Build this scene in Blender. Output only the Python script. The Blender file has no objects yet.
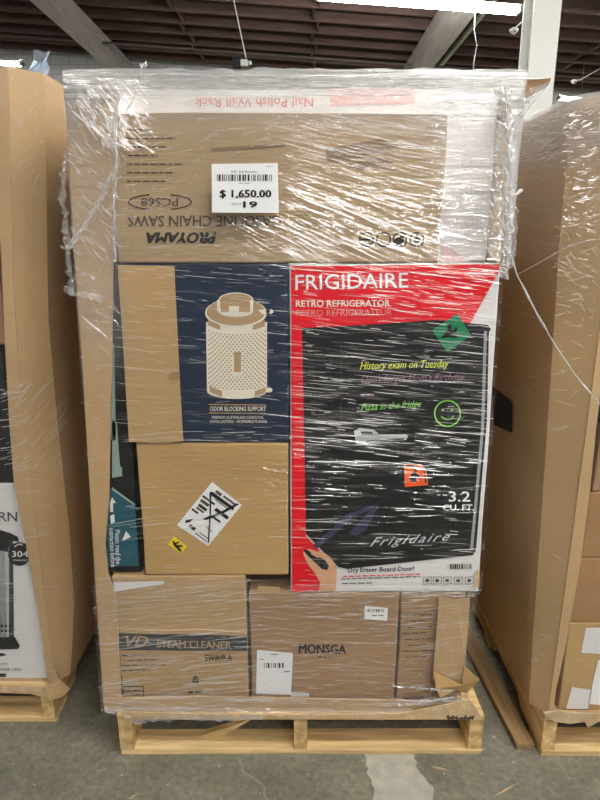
import bpy, bmesh, math, random
from mathutils import Vector, Matrix, noise
random.seed(7)
S = bpy.context.scene
C = S.collection

# ---------------------------------------------------------------- camera
CAMZ, PITCH, FPX = 1.40, math.radians(15.0), 600.0
cp, sp = math.cos(PITCH), math.sin(PITCH)
cam_d = bpy.data.cameras.new('camera')
cam_d.sensor_fit = 'VERTICAL'; cam_d.sensor_height = 36.0; cam_d.lens = FPX/800.0*36.0
cam_d.clip_start = 0.02; cam_d.clip_end = 200
cam = bpy.data.objects.new('camera', cam_d); C.objects.link(cam)
cam.location = (0, 0, CAMZ); cam.rotation_euler = (math.radians(90)-PITCH, 0, 0)
S.camera = cam

# ---------------------------------------------------------------- world + exposure
W = bpy.data.worlds.new('world'); S.world = W; W.use_nodes = True
W.node_tree.nodes['Background'].inputs[0].default_value = (0.92, 0.96, 1.0, 1)
W.node_tree.nodes['Background'].inputs[1].default_value = 0.35
S.view_settings.view_transform = 'Standard'; S.view_settings.look = 'None'
S.view_settings.exposure = 0.72; S.view_settings.gamma = 1.0
S.view_settings.use_curve_mapping = False
TUBE_STRENGTH = 118.0
S.cycles.transparent_max_bounces = 32

# pixel -> world on the plane Y = const, X = const or Z = const
def ray(x, y):
    dx, dy = (x-300)/FPX, (400-y)/FPX
    return dx, cp+dy*sp, dy*cp-sp
def PY(x, y, Y):
    a, b, c = ray(x, y); t = Y/b
    return Vector((t*a, Y, CAMZ+t*c))
def PX(x, y, X):
    a, b, c = ray(x, y); t = X/a
    return Vector((X, t*b, CAMZ+t*c))
def PZ(x, y, Z):
    a, b, c = ray(x, y); t = (Z-CAMZ)/c
    return Vector((t*a, t*b, Z))

# ---------------------------------------------------------------- materials
def lin(c):
    return tuple(((v/255)/12.92 if v/255 <= .04045 else ((v/255+.055)/1.055)**2.4) for v in c)+(1.0,)
MATS = {}
def mat(name, rgb, rough=.6, var=0.0, vscale=(6, 6, 6), bump=0.0, bscale=(60, 60, 60), spec=.35, metal=0, rgb2=None, coat=0):
    if name in MATS: return MATS[name]
    m = bpy.data.materials.new(name); m.use_nodes = True
    nt = m.node_tree; N = nt.nodes; L = nt.links
    b = N['Principled BSDF']
    col = lin(rgb)
    b.inputs['Base Color'].default_value = col
    b.inputs['Roughness'].default_value = rough
    b.inputs['Specular IOR Level'].default_value = spec
    b.inputs['Metallic'].default_value = metal
    b.inputs['Coat Weight'].default_value = coat
    tc = N.new('ShaderNodeTexCoord')
    if var or rgb2:
        mp = N.new('ShaderNodeMapping'); mp.inputs['Scale'].default_value = vscale
        L.new(tc.outputs['Object'], mp.inputs['Vector'])
        nz = N.new('ShaderNodeTexNoise'); nz.inputs['Scale'].default_value = 1; nz.inputs['Detail'].default_value = 5
        L.new(mp.outputs[0], nz.inputs['Vector'])
        r = N.new('ShaderNodeValToRGB')
        r.color_ramp.elements[0].position = .3; r.color_ramp.elements[1].position = .7
        r.color_ramp.elements[0].color = tuple(c*(1-var) for c in col[:3])+(1,)
        r.color_ramp.elements[1].color = lin(rgb2) if rgb2 else tuple(min(1, c*(1+var)) for c in col[:3])+(1,)
        L.new(nz.outputs['Fac'], r.inputs[0]); L.new(r.outputs[0], b.inputs['Base Color'])
    if bump:
        mp2 = N.new('ShaderNodeMapping'); mp2.inputs['Scale'].default_value = bscale
        L.new(tc.outputs['Object'], mp2.inputs['Vector'])
        n2 = N.new('ShaderNodeTexNoise'); n2.inputs['Scale'].default_value = 1; n2.inputs['Detail'].default_value = 3
        L.new(mp2.outputs[0], n2.inputs['Vector'])
        bp = N.new('ShaderNodeBump'); bp.inputs['Strength'].default_value = bump; bp.inputs['Distance'].default_value = .004
        L.new(n2.outputs['Fac'], bp.inputs['Height']); L.new(bp.outputs[0], b.inputs['Normal'])
    MATS[name] = m
    return m

kraft = mat('kraft cardboard', (188, 154, 102), .55, .10, (3, 3, 9), .25, (15, 15, 160))
kraft_b = mat('kraft cardboard tan', (184, 153, 108), .5, .08, (3, 3, 7), .2, (15, 15, 140))
kraft_d = mat('kraft cardboard brown', (160, 128, 94), .6, .10, (3, 3, 8), .25, (20, 20, 150))
kraft_g = mat('kraft cardboard bin', (190, 158, 114), .55, .10, (2, 2, 3), .2, (120, 120, 12))
kraft_c = mat('kraft cardboard greyish', (170, 146, 112), .55, .10, (3, 3, 9), .25, (15, 15, 160))
kraft_red = mat('kraft cardboard reddish', (162, 122, 82), .55, .10, (3, 3, 9), .2, (15, 15, 150))
torn = mat('torn cardboard', (205, 178, 138), .8, .18, (40, 40, 40), .5, (120, 120, 120))
whitec = mat('white cardboard', (226, 224, 222), .45, .03, (5, 5, 5), .1, (30, 30, 90))
navy = mat('navy print', (34, 46, 66), .4, .12, (5, 5, 20))
blackp = mat('black print', (28, 28, 29), .4, .1, (6, 6, 12))
ink = mat('ink black', (32, 29, 27), .6)
inkg = mat('ink faded', (84, 74, 62), .7)
redp = mat('red print', (226, 12, 34), .4, .05, (4, 4, 12))
pinkp = mat('pink print', (222, 128, 124), .5)
whitep = mat('white print', (238, 238, 236), .45)
creamp = mat('cream print', (228, 222, 205), .5)
tanp = mat('tan print', (176, 146, 108), .5)
tealp = mat('teal print', (38, 92, 106), .4, .06, (5, 5, 12))
palegreen = mat('pale green print', (150, 172, 164), .45)
greyp = mat('grey print', (150, 152, 154), .4)
silverp = mat('silver print', (186, 189, 192), .35)
dgreyp = mat('dark grey print', (64, 66, 68), .45)
yellowp = mat('yellow marker print', (214, 226, 62), .5)
greenp = mat('green marker print', (120, 200, 70), .5)
mauvep = mat('mauve marker print', (132, 92, 116), .5)
purplep = mat('purple marker print', (62, 56, 84), .5)
skinp = mat('skin print', (214, 164, 126), .5, .08, (14, 14, 14))
greenst = mat('green sticker', (22, 128, 84), .35)
orangest = mat('orange sticker', (250, 98, 40), .4)
yellowst = mat('yellow sticker', (236, 214, 40), .4)
paper = mat('paper', (240, 241, 240), .5)
wood = mat('pallet wood', (232, 194, 130), .75, .34, (4, 45, 45), .6, (8, 120, 120), rgb2=(246, 216, 160))
wood_y = mat('pallet wood lengthwise', (220, 180, 116), .75, .36, (45, 4, 45), .6, (120, 8, 120), rgb2=(240, 206, 146))
wood_old = mat('weathered plank', (150, 122, 84), .8, .3, (60, 5, 60), .4, (120, 8, 120))
stw = mat('white steel', (226, 228, 222), .45, .03, (2, 2, 2))
stg = mat('grey steel', (150, 152, 156), .45)
joistm = mat('joist timber', (96, 76, 69), .8, .2, (2, 20, 20))
deckm = mat('roof deck', (52, 39, 37), .9, .2, (3, 3, 3))
beamm = mat('beam timber', (196, 188, 182), .7, .15, (20, 2, 20))
pipem = mat('pipe', (96, 86, 82), .5)
conduit = mat('conduit', (178, 182, 150), .5)
blackm = mat('black plastic', (20, 20, 22), .5)
tape = mat('brown tape', (188, 158, 116), .25, .05, (8, 8, 8))

def emit(name, rgb, s):
    m = bpy.data.materials.new(name); m.use_nodes = True
    nt = m.node_tree; nt.nodes.clear()
    e = nt.nodes.new('ShaderNodeEmission'); e.inputs[0].default_value = rgb+(1,); e.inputs[1].default_value = s
    o = nt.nodes.new('ShaderNodeOutputMaterial'); nt.links.new(e.outputs[0], o.inputs[0])
    return m
tubem = emit('fluorescent tube', (1.0, .98, .94), TUBE_STRENGTH)

def film_material(name, streak_dir, base, streak, gloss_bump):
    """thin clear stretch film: mostly transparent, milky where layers pile up (attribute 'haze') and along stretch streaks"""
    m = bpy.data.materials.new(name); m.use_nodes = True
    nt = m.node_tree; N = nt.nodes; L = nt.links; N.clear()
    out = N.new('ShaderNodeOutputMaterial')
    tc = N.new('ShaderNodeTexCoord'); mp = N.new('ShaderNodeMapping'); mp.inputs['Scale'].default_value = streak_dir
    mp.inputs['Rotation'].default_value = (0, .06, 0)
    L.new(tc.outputs['Object'], mp.inputs['Vector'])
    nz = N.new('ShaderNodeTexNoise'); nz.inputs['Scale'].default_value = 1; nz.inputs['Detail'].default_value = 4
    L.new(mp.outputs[0], nz.inputs['Vector'])
    rp = N.new('ShaderNodeMapRange'); rp.inputs['From Min'].default_value = .52; rp.inputs['From Max'].default_value = .8
    rp.inputs['To Max'].default_value = streak
    L.new(nz.outputs['Fac'], rp.inputs['Value'])
    at = N.new('ShaderNodeAttribute'); at.attribute_name = 'haze'
    a1 = N.new('ShaderNodeMath'); a1.operation = 'ADD'; a1.inputs[1].default_value = base
    L.new(at.outputs['Fac'], a1.inputs[0])
    a2 = N.new('ShaderNodeMath'); a2.operation = 'ADD'; a2.use_clamp = True
    L.new(a1.outputs[0], a2.inputs[0]); L.new(rp.outputs[0], a2.inputs[1])
    bp = N.new('ShaderNodeBump'); bp.inputs['Strength'].default_value = gloss_bump; bp.inputs['Distance'].default_value = .01
    L.new(nz.outputs['Fac'], bp.inputs['Height'])
    tr = N.new('ShaderNodeBsdfTransparent')
    df = N.new('ShaderNodeBsdfDiffuse'); df.inputs[0].default_value = (.86, .87, .88, 1)
    tl = N.new('ShaderNodeBsdfTranslucent'); tl.inputs[0].default_value = (.86, .87, .88, 1)
    gl = N.new('ShaderNodeBsdfGlossy'); gl.inputs['Roughness'].default_value = .16
    for s in (df, gl): L.new(bp.outputs[0], s.inputs['Normal'])
    m1 = N.new('ShaderNodeMixShader'); m1.inputs[0].default_value = .35
    L.new(df.outputs[0], m1.inputs[1]); L.new(tl.outputs[0], m1.inputs[2])
    m2 = N.new('ShaderNodeMixShader'); m2.inputs[0].default_value = .40
    L.new(m1.outputs[0], m2.inputs[1]); L.new(gl.outputs[0], m2.inputs[2])
    m3 = N.new('ShaderNodeMixShader')
    L.new(a2.outputs[0], m3.inputs[0]); L.new(tr.outputs[0], m3.inputs[1]); L.new(m2.outputs[0], m3.inputs[2])
    L.new(m3.outputs[0], out.inputs[0])
    return m
filmm = film_material('stretch film', (3.5, 40, 95), .012, .07, .9)

def crease_material(name, alpha):
    m = bpy.data.materials.new(name); m.use_nodes = True
    nt = m.node_tree; N = nt.nodes; L = nt.links; N.clear()
    out = N.new('ShaderNodeOutputMaterial')
    tr = N.new('ShaderNodeBsdfTransparent'); df = N.new('ShaderNodeBsdfDiffuse'); df.inputs[0].default_value = (.95, .95, .95, 1)
    gl = N.new('ShaderNodeBsdfGlossy'); gl.inputs['Roughness'].default_value = .22
    m1 = N.new('ShaderNodeMixShader'); m1.inputs[0].default_value = .45
    L.new(df.outputs[0], m1.inputs[1]); L.new(gl.outputs[0], m1.inputs[2])
    m2 = N.new('ShaderNodeMixShader'); m2.inputs[0].default_value = alpha
    L.new(tr.outputs[0], m2.inputs[1]); L.new(m1.outputs[0], m2.inputs[2]); L.new(m2.outputs[0], out.inputs[0])
    return m
creasem = crease_material('film crease', 1.0)  # real folds, but the film's glare is put into their opaque white
faintm = crease_material('faint film crease', .38)
ropem = crease_material('twisted film', .55)
sheetm = crease_material('loose film', .32)
bluefilm = crease_material('bluish bag film', .75)

# concrete floor, block wall
def floor_material():
    m = bpy.data.materials.new('concrete'); m.use_nodes = True
    nt = m.node_tree; N = nt.nodes; L = nt.links; b = N['Principled BSDF']
    tc = N.new('ShaderNodeTexCoord')
    def nz(scale, det=6, rough=.6):
        n = N.new('ShaderNodeTexNoise'); n.inputs['Scale'].default_value = scale; n.inputs['Detail'].default_value = det
        n.inputs['Roughness'].default_value = rough; L.new(tc.outputs['Object'], n.inputs['Vector']); return n
    def ramp(src, p0, c0, p1, c1):
        r = N.new('ShaderNodeValToRGB'); e = r.color_ramp.elements
        e[0].position, e[0].color, e[1].position, e[1].color = p0, c0, p1, c1
        L.new(src, r.inputs[0]); return r
    base = ramp(nz(4.5, 12, .72).outputs['Fac'], .3, lin((104, 102, 88)), .72, lin((146, 143, 127)))
    fine = ramp(nz(55, 6, .7).outputs['Fac'], .3, (.62, .62, .62, 1), .7, (1.25, 1.25, 1.25, 1))
    bm_ = N.new('ShaderNodeMixRGB'); bm_.blend_type = 'MULTIPLY'; bm_.inputs[0].default_value = 1
    L.new(base.outputs[0], bm_.inputs[1]); L.new(fine.outputs[0], bm_.inputs[2]); base = bm_
    fleck = ramp(nz(70, 2).outputs['Fac'], .69, (0, 0, 0, 1), .73, (1, 1, 1, 1))
    mx = N.new('ShaderNodeMixRGB'); L.new(fleck.outputs[0], mx.inputs[0]); L.new(base.outputs[0], mx.inputs[1])
    mx.inputs[2].default_value = lin((190, 186, 172))
    vor = N.new('ShaderNodeTexVoronoi'); vor.feature = 'DISTANCE_TO_EDGE'; vor.inputs['Scale'].default_value = .8
    dn = nz(5, 4); dm = N.new('ShaderNodeMixRGB'); dm.inputs[0].default_value = .12
    L.new(tc.outputs['Object'], dm.inputs[1]); L.new(dn.outputs['Color'], dm.inputs[2]); L.new(dm.outputs[0], vor.inputs['Vector'])
    crack = ramp(vor.outputs['Distance'], .0, (.45, .45, .45, 1), .004, (0, 0, 0, 1))
    mx2 = N.new('ShaderNodeMixRGB'); L.new(crack.outputs[0], mx2.inputs[0]); L.new(mx.outputs[0], mx2.inputs[1])
    mx2.inputs[2].default_value = lin((168, 164, 152))
    L.new(mx2.outputs[0], b.inputs['Base Color'])
    rr = ramp(nz(6).outputs['Fac'], .3, (.28, .28, .28, 1), .7, (.6, .6, .6, 1)); L.new(rr.outputs[0], b.inputs['Roughness'])
    bp = N.new('ShaderNodeBump'); bp.inputs['Strength'].default_value = .12; bp.inputs['Distance'].default_value = .005
    L.new(nz(40, 4).outputs['Fac'], bp.inputs['Height']); L.new(bp.outputs[0], b.inputs['Normal'])
    return m
def wall_material():
    m = bpy.data.materials.new('painted block wall'); m.use_nodes = True
    nt = m.node_tree; N = nt.nodes; L = nt.links; b = N['Principled BSDF']
    tc = N.new('ShaderNodeTexCoord'); mp = N.new('ShaderNodeMapping'); mp.inputs['Rotation'].default_value = (math.radians(90), 0, 0)
    L.new(tc.outputs['Object'], mp.inputs['Vector'])
    br = N.new('ShaderNodeTexBrick'); br.inputs['Scale'].default_value = 1.0
    br.inputs['Brick Width'].default_value = .4; br.inputs['Row Height'].default_value = .2; br.inputs['Mortar Size'].default_value = .008
    br.inputs['Color1'].default_value = lin((206, 206, 204)); br.inputs['Color2'].default_value = lin((196, 196, 194)); br.inputs['Mortar'].default_value = lin((160, 160, 158))
    L.new(mp.outputs[0], br.inputs['Vector']); L.new(br.outputs['Color'], b.inputs['Base Color']); b.inputs['Roughness'].default_value = .7
    return m

# ---------------------------------------------------------------- builders
def tag(o, label=None, cat=None, group=None, kind=None):
    if label: o['label'] = label
    if cat: o['category'] = cat
    if group: o['group'] = group
    if kind: o['kind'] = kind
    return o
def setparent(o, p):
    if p is None: return
    o.parent = p
    m = Matrix.Identity(4); q = p
    while q is not None:
        m = Matrix.Translation(q.location) @ m if q.parent is None else m
        q = q.parent
    o.matrix_parent_inverse = m.inverted() if p.parent is None else Matrix.Identity(4)
def mesh_obj(name, verts, faces, material, parent=None, smooth=False, bevel=0):
    me = bpy.data.meshes.new(name); me.from_pydata([tuple(v) for v in verts], [], faces); me.update()
    me.materials.append(material)
    if smooth:
        for p in me.polygons: p.use_smooth = True
    o = bpy.data.objects.new(name, me); C.objects.link(o); setparent(o, parent)
    if bevel:
        md = o.modifiers.new('bevel', 'BEVEL'); md.width = bevel; md.segments = 2; md.limit_method = 'ANGLE'
    return o
def thing(name, label, cat, loc, group=None, kind=None):
    o = bpy.data.objects.new(name, None); C.objects.link(o); o.location = loc; o.empty_display_size = .05
    return tag(o, label, cat, group, kind)
def boxv(x0, x1, y0, y1, z0, z1):
    v = [(x0, y0, z0), (x1, y0, z0), (x1, y1, z0), (x0, y1, z0), (x0, y0, z1), (x1, y0, z1), (x1, y1, z1), (x0, y1, z1)]
    f = [(0, 3, 2, 1), (4, 5, 6, 7), (0, 1, 5, 4), (1, 2, 6, 5), (2, 3, 7, 6), (3, 0, 4, 7)]
    return v, f
def box(name, x0, x1, y0, y1, z0, z1, m, parent=None, bevel=0):
    v, f = boxv(x0, x1, y0, y1, z0, z1)
    return mesh_obj(name, v, f, m, parent, bevel=bevel)
def soft_box(name, x0, x1, y0, y1, z0, z1, m, parent, amp=.003, cuts=7, bevel=.004, seed=0):
    """carton body: subdivided, edges slightly wavy, rounded"""
    bm = bmesh.new(); v, f = boxv(x0, x1, y0, y1, z0, z1)
    vs = [bm.verts.new(q) for q in v]
    for q in f: bm.faces.new([vs[i] for i in q])
    bmesh.ops.subdivide_edges(bm, edges=bm.edges[:], cuts=cuts, use_grid_fill=True)
    cx, cz = (x0+x1)/2, (z0+z1)/2
    for w in bm.verts:
        n = noise.noise_vector(w.co*5+Vector((seed*3.1, 0, 0)))
        w.co.x += n.x*amp; w.co.z += n.z*amp*(1 if w.co.z > z0+.01 else 0)
        if w.co.y > y0+.01: w.co.y += n.y*amp
    me = bpy.data.meshes.new(name); bm.to_mesh(me); bm.free(); me.materials.append(m)
    o = bpy.data.objects.new(name, me); C.objects.link(o); setparent(o, parent)
    md = o.modifiers.new('bevel', 'BEVEL'); md.width = bevel; md.segments = 2; md.limit_method = 'ANGLE'; md.angle_limit = math.radians(50)
    return o
def print_px(name, pts, Y, m, parent):
    """flat printed shape traced on the plane Y"""
    return mesh_obj(name, [PY(x, y, Y) for x, y in pts], [tuple(range(len(pts)))], m, parent)
def prints_px(name, polys, Y, m, parent):
    v = []; f = []
    for pts in polys:
        f.append(tuple(range(len(v), len(v)+len(pts)))); v += [PY(x, y, Y) for x, y in pts]
    o = mesh_obj(name, v, f, m, parent)
    if len(polys) > 1: o['kind'] = 'stuff'
    return o
def slab_px(name, pts, Y0, th, m, parent=None, bevel=0, warp=None):
    a = [PY(x, y, Y0) for x, y in pts]
    if warp: a = [p+Vector((0, warp(p), 0)) for p in a]
    n = len(a); v = a+[p+Vector((0, th, 0)) for p in a]
    f = [tuple(range(n)), tuple(range(2*n-1, n-1, -1))]+[(i, n+i, n+(i+1) % n, (i+1) % n) for i in range(n)]
    return mesh_obj(name, v, f, m, parent, bevel=bevel)
def lettering(name, s, quad, Y, m, parent, bold=0, shear=0, conv=None, space=1.0):
    """text fitted to a pixel quad TL,TR,BR,BL; conv maps pixels to the surface"""
    cu = bpy.data.curves.new('t', 'FONT'); cu.body = s; cu.size = 1; cu.shear = shear; cu.resolution_u = 2; cu.space_character = space
    o = bpy.data.objects.new('t', cu); C.objects.link(o)
    bpy.context.view_layer.update()
    me = bpy.data.meshes.new_from_object(o.evaluated_get(bpy.context.evaluated_depsgraph_get()))
    bpy.data.objects.remove(o); bpy.data.curves.remove(cu)
    me.name = name
    xs = [v.co.x for v in me.vertices]; ys = [v.co.y for v in me.vertices]
    x0, x1, y0, y1 = min(xs), max(xs), min(ys), max(ys)
    (ax, ay), (bx, by), (cx, cy), (dx, dy) = quad
    conv = conv or (lambda x, y: PY(x, y, Y))
    for v in me.vertices:
        u = (v.co.x-x0)/(x1-x0); w = (y1-v.co.y)/(y1-y0)
        px = (1-u)*(1-w)*ax+u*(1-w)*bx+u*w*cx+(1-u)*w*dx
        py = (1-u)*(1-w)*ay+u*(1-w)*by+u*w*cy+(1-u)*w*dy
        v.co = conv(px, py)
    if bold > 0:
        base = [v.co.copy() for v in me.vertices]; faces = [tuple(p.vertices) for p in me.polygons]
        wx = conv(ax, ay)-conv(bx, by); up = conv(ax, ay)-conv(dx, dy); d1 = wx.normalized()*up.length*bold*.9; d2 = up*bold*.5
        vv = []; ff = []
        for k, (p, q) in enumerate(((-1, 0), (1, 0), (0, -1), (0, 1), (0, 0))):
            n0 = len(vv); vv += [c+d1*p+d2*q+Vector((0, -.00006*k, 0)) for c in base]; ff += [tuple(i+n0 for i in f_) for f_ in faces]
        bpy.data.meshes.remove(me); me = bpy.data.meshes.new(name); me.from_pydata(vv, [], ff)
    me.materials.clear(); me.materials.append(m); me.update()
    ob = bpy.data.objects.new(name, me); C.objects.link(ob); setparent(ob, parent)
    return ob
def Q(x0, y0, x1, y1, tilt=0):
    """upright text quad; tilt = rise in px of the right end"""
    return ((x0, y0), (x1, y0-tilt), (x1, y1-tilt), (x0, y1))
def QR(x0, y0, x1, y1):
    """the same, upside down"""
    return ((x1, y1), (x0, y1), (x0, y0), (x1, y0))
def bars(x0, y0, x1, y1, n, seed):
    r = random.Random(seed); out = []; x = x0
    while x < x1:
        w = r.choice((.5, .5, .9, 1.4))*(x1-x0)/n
        out.append([(x, y0), (min(x+w, x1), y0), (min(x+w, x1), y1), (x, y1)]); x += w+r.choice((.5, .8, 1.2))*(x1-x0)/n
    return out
def smalltext(x0, y0, x1, h, seed, tilt=0):
    """a line of print too small to read: word-long dashes"""
    r = random.Random(seed); out = []; x = x0
    while x < x1:
        w = min(r.uniform(3, 8), x1-x)
        s = tilt*(x-x0)/(x1-x0)
        out.append([(x, y0-s), (x+w, y0-s), (x+w, y0+h-s), (x, y0+h-s)]); x += w+1.4
    return out
def ring(cx, cy, rx, ry, wd, n=28, a0=0, a1=360):
    polys = []
    for i in range(n):
        t0 = math.radians(a0+(a1-a0)*i/n); t1 = math.radians(a0+(a1-a0)*(i+1)/n)
        polys.append([(cx+rx*math.cos(t0), cy+ry*math.sin(t0)), (cx+rx*math.cos(t1), cy+ry*math.sin(t1)),
                      (cx+(rx-wd)*math.cos(t1), cy+(ry-wd)*math.sin(t1)), (cx+(rx-wd)*math.cos(t0), cy+(ry-wd)*math.sin(t0))])
    return polys
def disc(cx, cy, rx, ry, n=24, a0=0, a1=360):
    return [(cx+rx*math.cos(math.radians(a0+(a1-a0)*i/n)), cy+ry*math.sin(math.radians(a0+(a1-a0)*i/n))) for i in range(n+(0 if a1-a0 == 360 else 1))]
def tube(name, pts, r, m, parent=None, n=6, jitter=0, cap=True):
    rr = r if isinstance(r, (list, tuple)) else [r]*len(pts)
    v = []; f = []
    for i, p in enumerate(pts):
        d = (pts[min(i+1, len(pts)-1)]-pts[max(i-1, 0)]).normalized()
        a = d.cross(Vector((0, 0, 1)) if abs(d.z) < .9 else Vector((1, 0, 0))).normalized(); b = d.cross(a)
        for k in range(n):
            t = 2*math.pi*k/n+(i*.5 if jitter else 0)
            q = rr[i]*(1+(random.uniform(-jitter, jitter) if jitter else 0))
            v.append(p+a*math.cos(t)*q+b*math.sin(t)*q)
    for i in range(len(pts)-1):
        for k in range(n):
            f.append((i*n+k, i*n+(k+1) % n, (i+1)*n+(k+1) % n, (i+1)*n+k))
    if cap: f += [tuple(range(n-1, -1, -1)), tuple(range((len(pts)-1)*n, len(pts)*n))]
    return mesh_obj(name, v, f, m, parent, smooth=True)
def strip(name, pts, wv, m, parent=None, amp=.004):
    """flat ribbon of film along pts, width vector wv, crumpled"""
    v = []; f = []; K = 4
    for i, p in enumerate(pts):
        for k in range(K+1):
            q = p+wv*(k/K-.5); nn = noise.noise_vector(q*60)
            v.append(q+nn*amp)
    for i in range(len(pts)-1):
        for k in range(K): f.append((i*(K+1)+k, i*(K+1)+k+1, (i+1)*(K+1)+k+1, (i+1)*(K+1)+k))
    return mesh_obj(name, v, f, m, parent)
def lerp(tab, z):
    if z <= tab[0][0]: return tab[0][1]
    for (a, p), (b, q) in zip(tab, tab[1:]):
        if z <= b: return p+(q-p)*(z-a)/(b-a)
    return tab[-1][1]
def loft(name, path, zs, th, m, parent, ztop=None, smooth=False):
    """cardboard sheet: path(z) gives the outline points (x, y) at height z; thickness th towards the inside (left of travel)"""
    v = []; f = []; P0 = path(zs[0]); n = len(P0)
    for side in (0, 1):
        for z in zs:
            P = path(z)
            for i, (x, y) in enumerate(P):
                a = Vector(P[max(i-1, 0)]); b = Vector(P[min(i+1, n-1)]); d = (b-a).normalized(); nn = Vector((-d.y, d.x))
                zz = z
                v.append((x+nn.x*th*side, y+nn.y*th*side, zz))
    M = len(zs)*n
    for j in range(len(zs)-1):
        for i in range(n-1):
            a = j*n+i; f.append((a, a+1, a+n+1, a+n)); f.append((M+a, M+a+n, M+a+n+1, M+a+1))
    for i in range(n-1):
        f.append((i, M+i, M+i+1, i+1)); a = (len(zs)-1)*n+i; f.append((a, a+1, M+a+1, M+a))
    for j in range(len(zs)-1):
        a = j*n; f.append((a, a+n, M+a+n, M+a)); b = j*n+n-1; f.append((b, M+b, M+b+n, b+n))
    return mesh_obj(name, v, f, m, parent, smooth=smooth)
def zlist(a, b, n): return [a+(b-a)*i/n for i in range(n+1)]

# ================================================================= STRUCTURE
fl = mesh_obj('floor', [(-16, -9, 0), (16, -9, 0), (16, 16, 0), (-16, 16, 0), (-16, -9, -.2), (16, -9, -.2), (16, 16, -.2), (-16, 16, -.2)],
              [(0, 1, 2, 3), (7, 6, 5, 4), (0, 4, 5, 1), (1, 5, 6, 2), (2, 6, 7, 3), (3, 7, 4, 0)], floor_material())
tag(fl, 'worn grey concrete warehouse floor with pale flecks and cracks', kind='structure')
patch_m = mat('worn paint on concrete', (176, 173, 160), .7, .16, (30, 30, 30))
pp = [(366, 752), (392, 748), (414, 753), (418, 770), (432, 786), (436, 812), (372, 812), (376, 790), (367, 772)]
pq = []
for (xa, ya), (xb, yb) in zip(pp, pp[1:]+pp[:1]):
    pq += [(xa+(xb-xa)*k/6+random.uniform(-1.6, 1.6), ya+(yb-ya)*k/6+random.uniform(-1, 1)) for k in range(6)]
paint = mesh_obj('paint_patch', [PZ(x, y, .0008) for x, y in pq], [tuple(range(len(pq)))], patch_m, fl)
wm = wall_material()
tag(box('wall_back', -16, 16, 15.0, 15.2, 0, 6.2, wm), 'painted concrete block wall at the far end', kind='structure')
tag(box('wall_left', -16.2, -16, -9, 15, 0, 6.6, wm), 'painted block wall far to the left', kind='structure')
tag(box('wall_right', 16, 16.2, -9, 15, 0, 6.6, wm), 'painted block wall far to the right', kind='structure')
SL = -.065                      # roof falls to the right
def sheared(name, x0, x1, y0, y1, z0, z1, m, parent):
    v, f = boxv(x0, x1, y0, y1, z0, z1)
    return mesh_obj(name, [(a, b, c+SL*a) for a, b, c in v], f, m, parent)
ceil = sheared('ceiling', -16, 16, -9, 15, 5.22, 5.32, deckm, None)
tag(ceil, 'dark timber roof deck on joists and beams', kind='structure')
y = -8.6
while y < 15:
    sheared('joist', -16, 16, y, y+.05, 5.0, 5.22, joistm, ceil); y += .61
for X in (-9.6, -3.95, 2.32, 8.6):
    sheared('beam', X-.16, X+.16, -9, 15, 4.64, 5.0, beamm, ceil)
sheared('conduit', 2.76, 2.82, -9, 15, 4.88, 4.94, conduit, ceil)
y = -8.6; k = 0
while y < 14.3:
    for X in (-2.15, .25, 5.2):
        xx = X+(.04 if k % 2 else -.04)
        sheared('blocking', xx, xx+.045, y+.05, y+.61, 5.015, 5.2, joistm, ceil)
    y += .61; k += 1
# column
col = thing('column', 'white painted steel column rising behind the right end of the middle load', None, (2.32, 6.5, 0), kind='structure')
ctop = 4.64+SL*2.32
box('web', 2.305, 2.335, 6.40, 6.66, .015, ctop, stw, col)
box('flange', 2.19, 2.45, 6.38, 6.40, .015, ctop, stw, col, .003)
box('flange', 2.19, 2.45, 6.66, 6.68, .015, ctop, stw, col, .003)
box('base_plate', 2.12, 2.52, 6.31, 6.75, 0, .015, stg, col)

# ceiling lights
def fixture(cx, cy, cz, L, label, hang=5.15, reflector=False):
    t = thing('fluorescent_light', label, 'ceiling light', (cx, cy, cz), 'hanging fluorescent strip lights')
    def bx(name, x0, x1, y0, y1, z0, z1, m):
        v, f = boxv(x0, x1, y0, y1, z0, z1)
        return mesh_obj(name, [(cx+a, cy+b, cz+c+SL*a) for a, b, c in v], f, m, t)
    # housing: trapezoid trough
    prof = [(-.034, .0), (-.034, .085), (.034, .085), (.034, .0), (.012, -.012), (-.012, -.012)]
    v = []
    for s in (-L/2-.03, L/2+.03):
        v += [(cx+s, cy+a, cz+b+SL*s) for a, b in prof]
    n = len(prof)
    mesh_obj('housing', v, [tuple(range(n)), tuple(range(2*n-1, n-1, -1))]+[(i, (i+1) % n, n+(i+1) % n, n+i) for i in range(n)], stw, t)
    if reflector:
        for s in (-1, 1):
            v = [(cx+e*L/2, cy+s*a, cz+b+SL*e*L/2) for e in (-1, 1) for a, b in ((.034, .075), (.14, .02), (.14, .023), (.034, .08))]
            mesh_obj('reflector', v, [(0, 1, 5, 4), (1, 2, 6, 5), (2, 3, 7, 6), (3, 0, 4, 7), (3, 2, 1, 0), (4, 5, 6, 7)], stw, t)
    for s in (-.06, .06):
        tube('lamp_tube', [Vector((cx-L/2, cy+s, cz+.012-SL*L/2)), Vector((cx+L/2, cy+s, cz+.012+SL*L/2))], .019, tubem, t, n=8)
    for s in (-1, 1):
        bx('end_cap', s*L/2-.02+s*.01, s*L/2+.02+s*.01, -.085, .085, -.012, .05, stg)
        px = cx+s*L*.33
        tube('hanger', [Vector((px, cy, cz+.09+SL*s*L*.33)), Vector((px, cy, hang+SL*px))], .005, stg, t, n=4)
fixture(1.46, 8.45, 4.2-.0, 2.5, 'long lit fluorescent strip light at the top centre left of the white column')
fixture(-5.95, 11.3, 4.33, 2.44, 'lit fluorescent strip light above the left load by the block wall', reflector=True)
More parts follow.
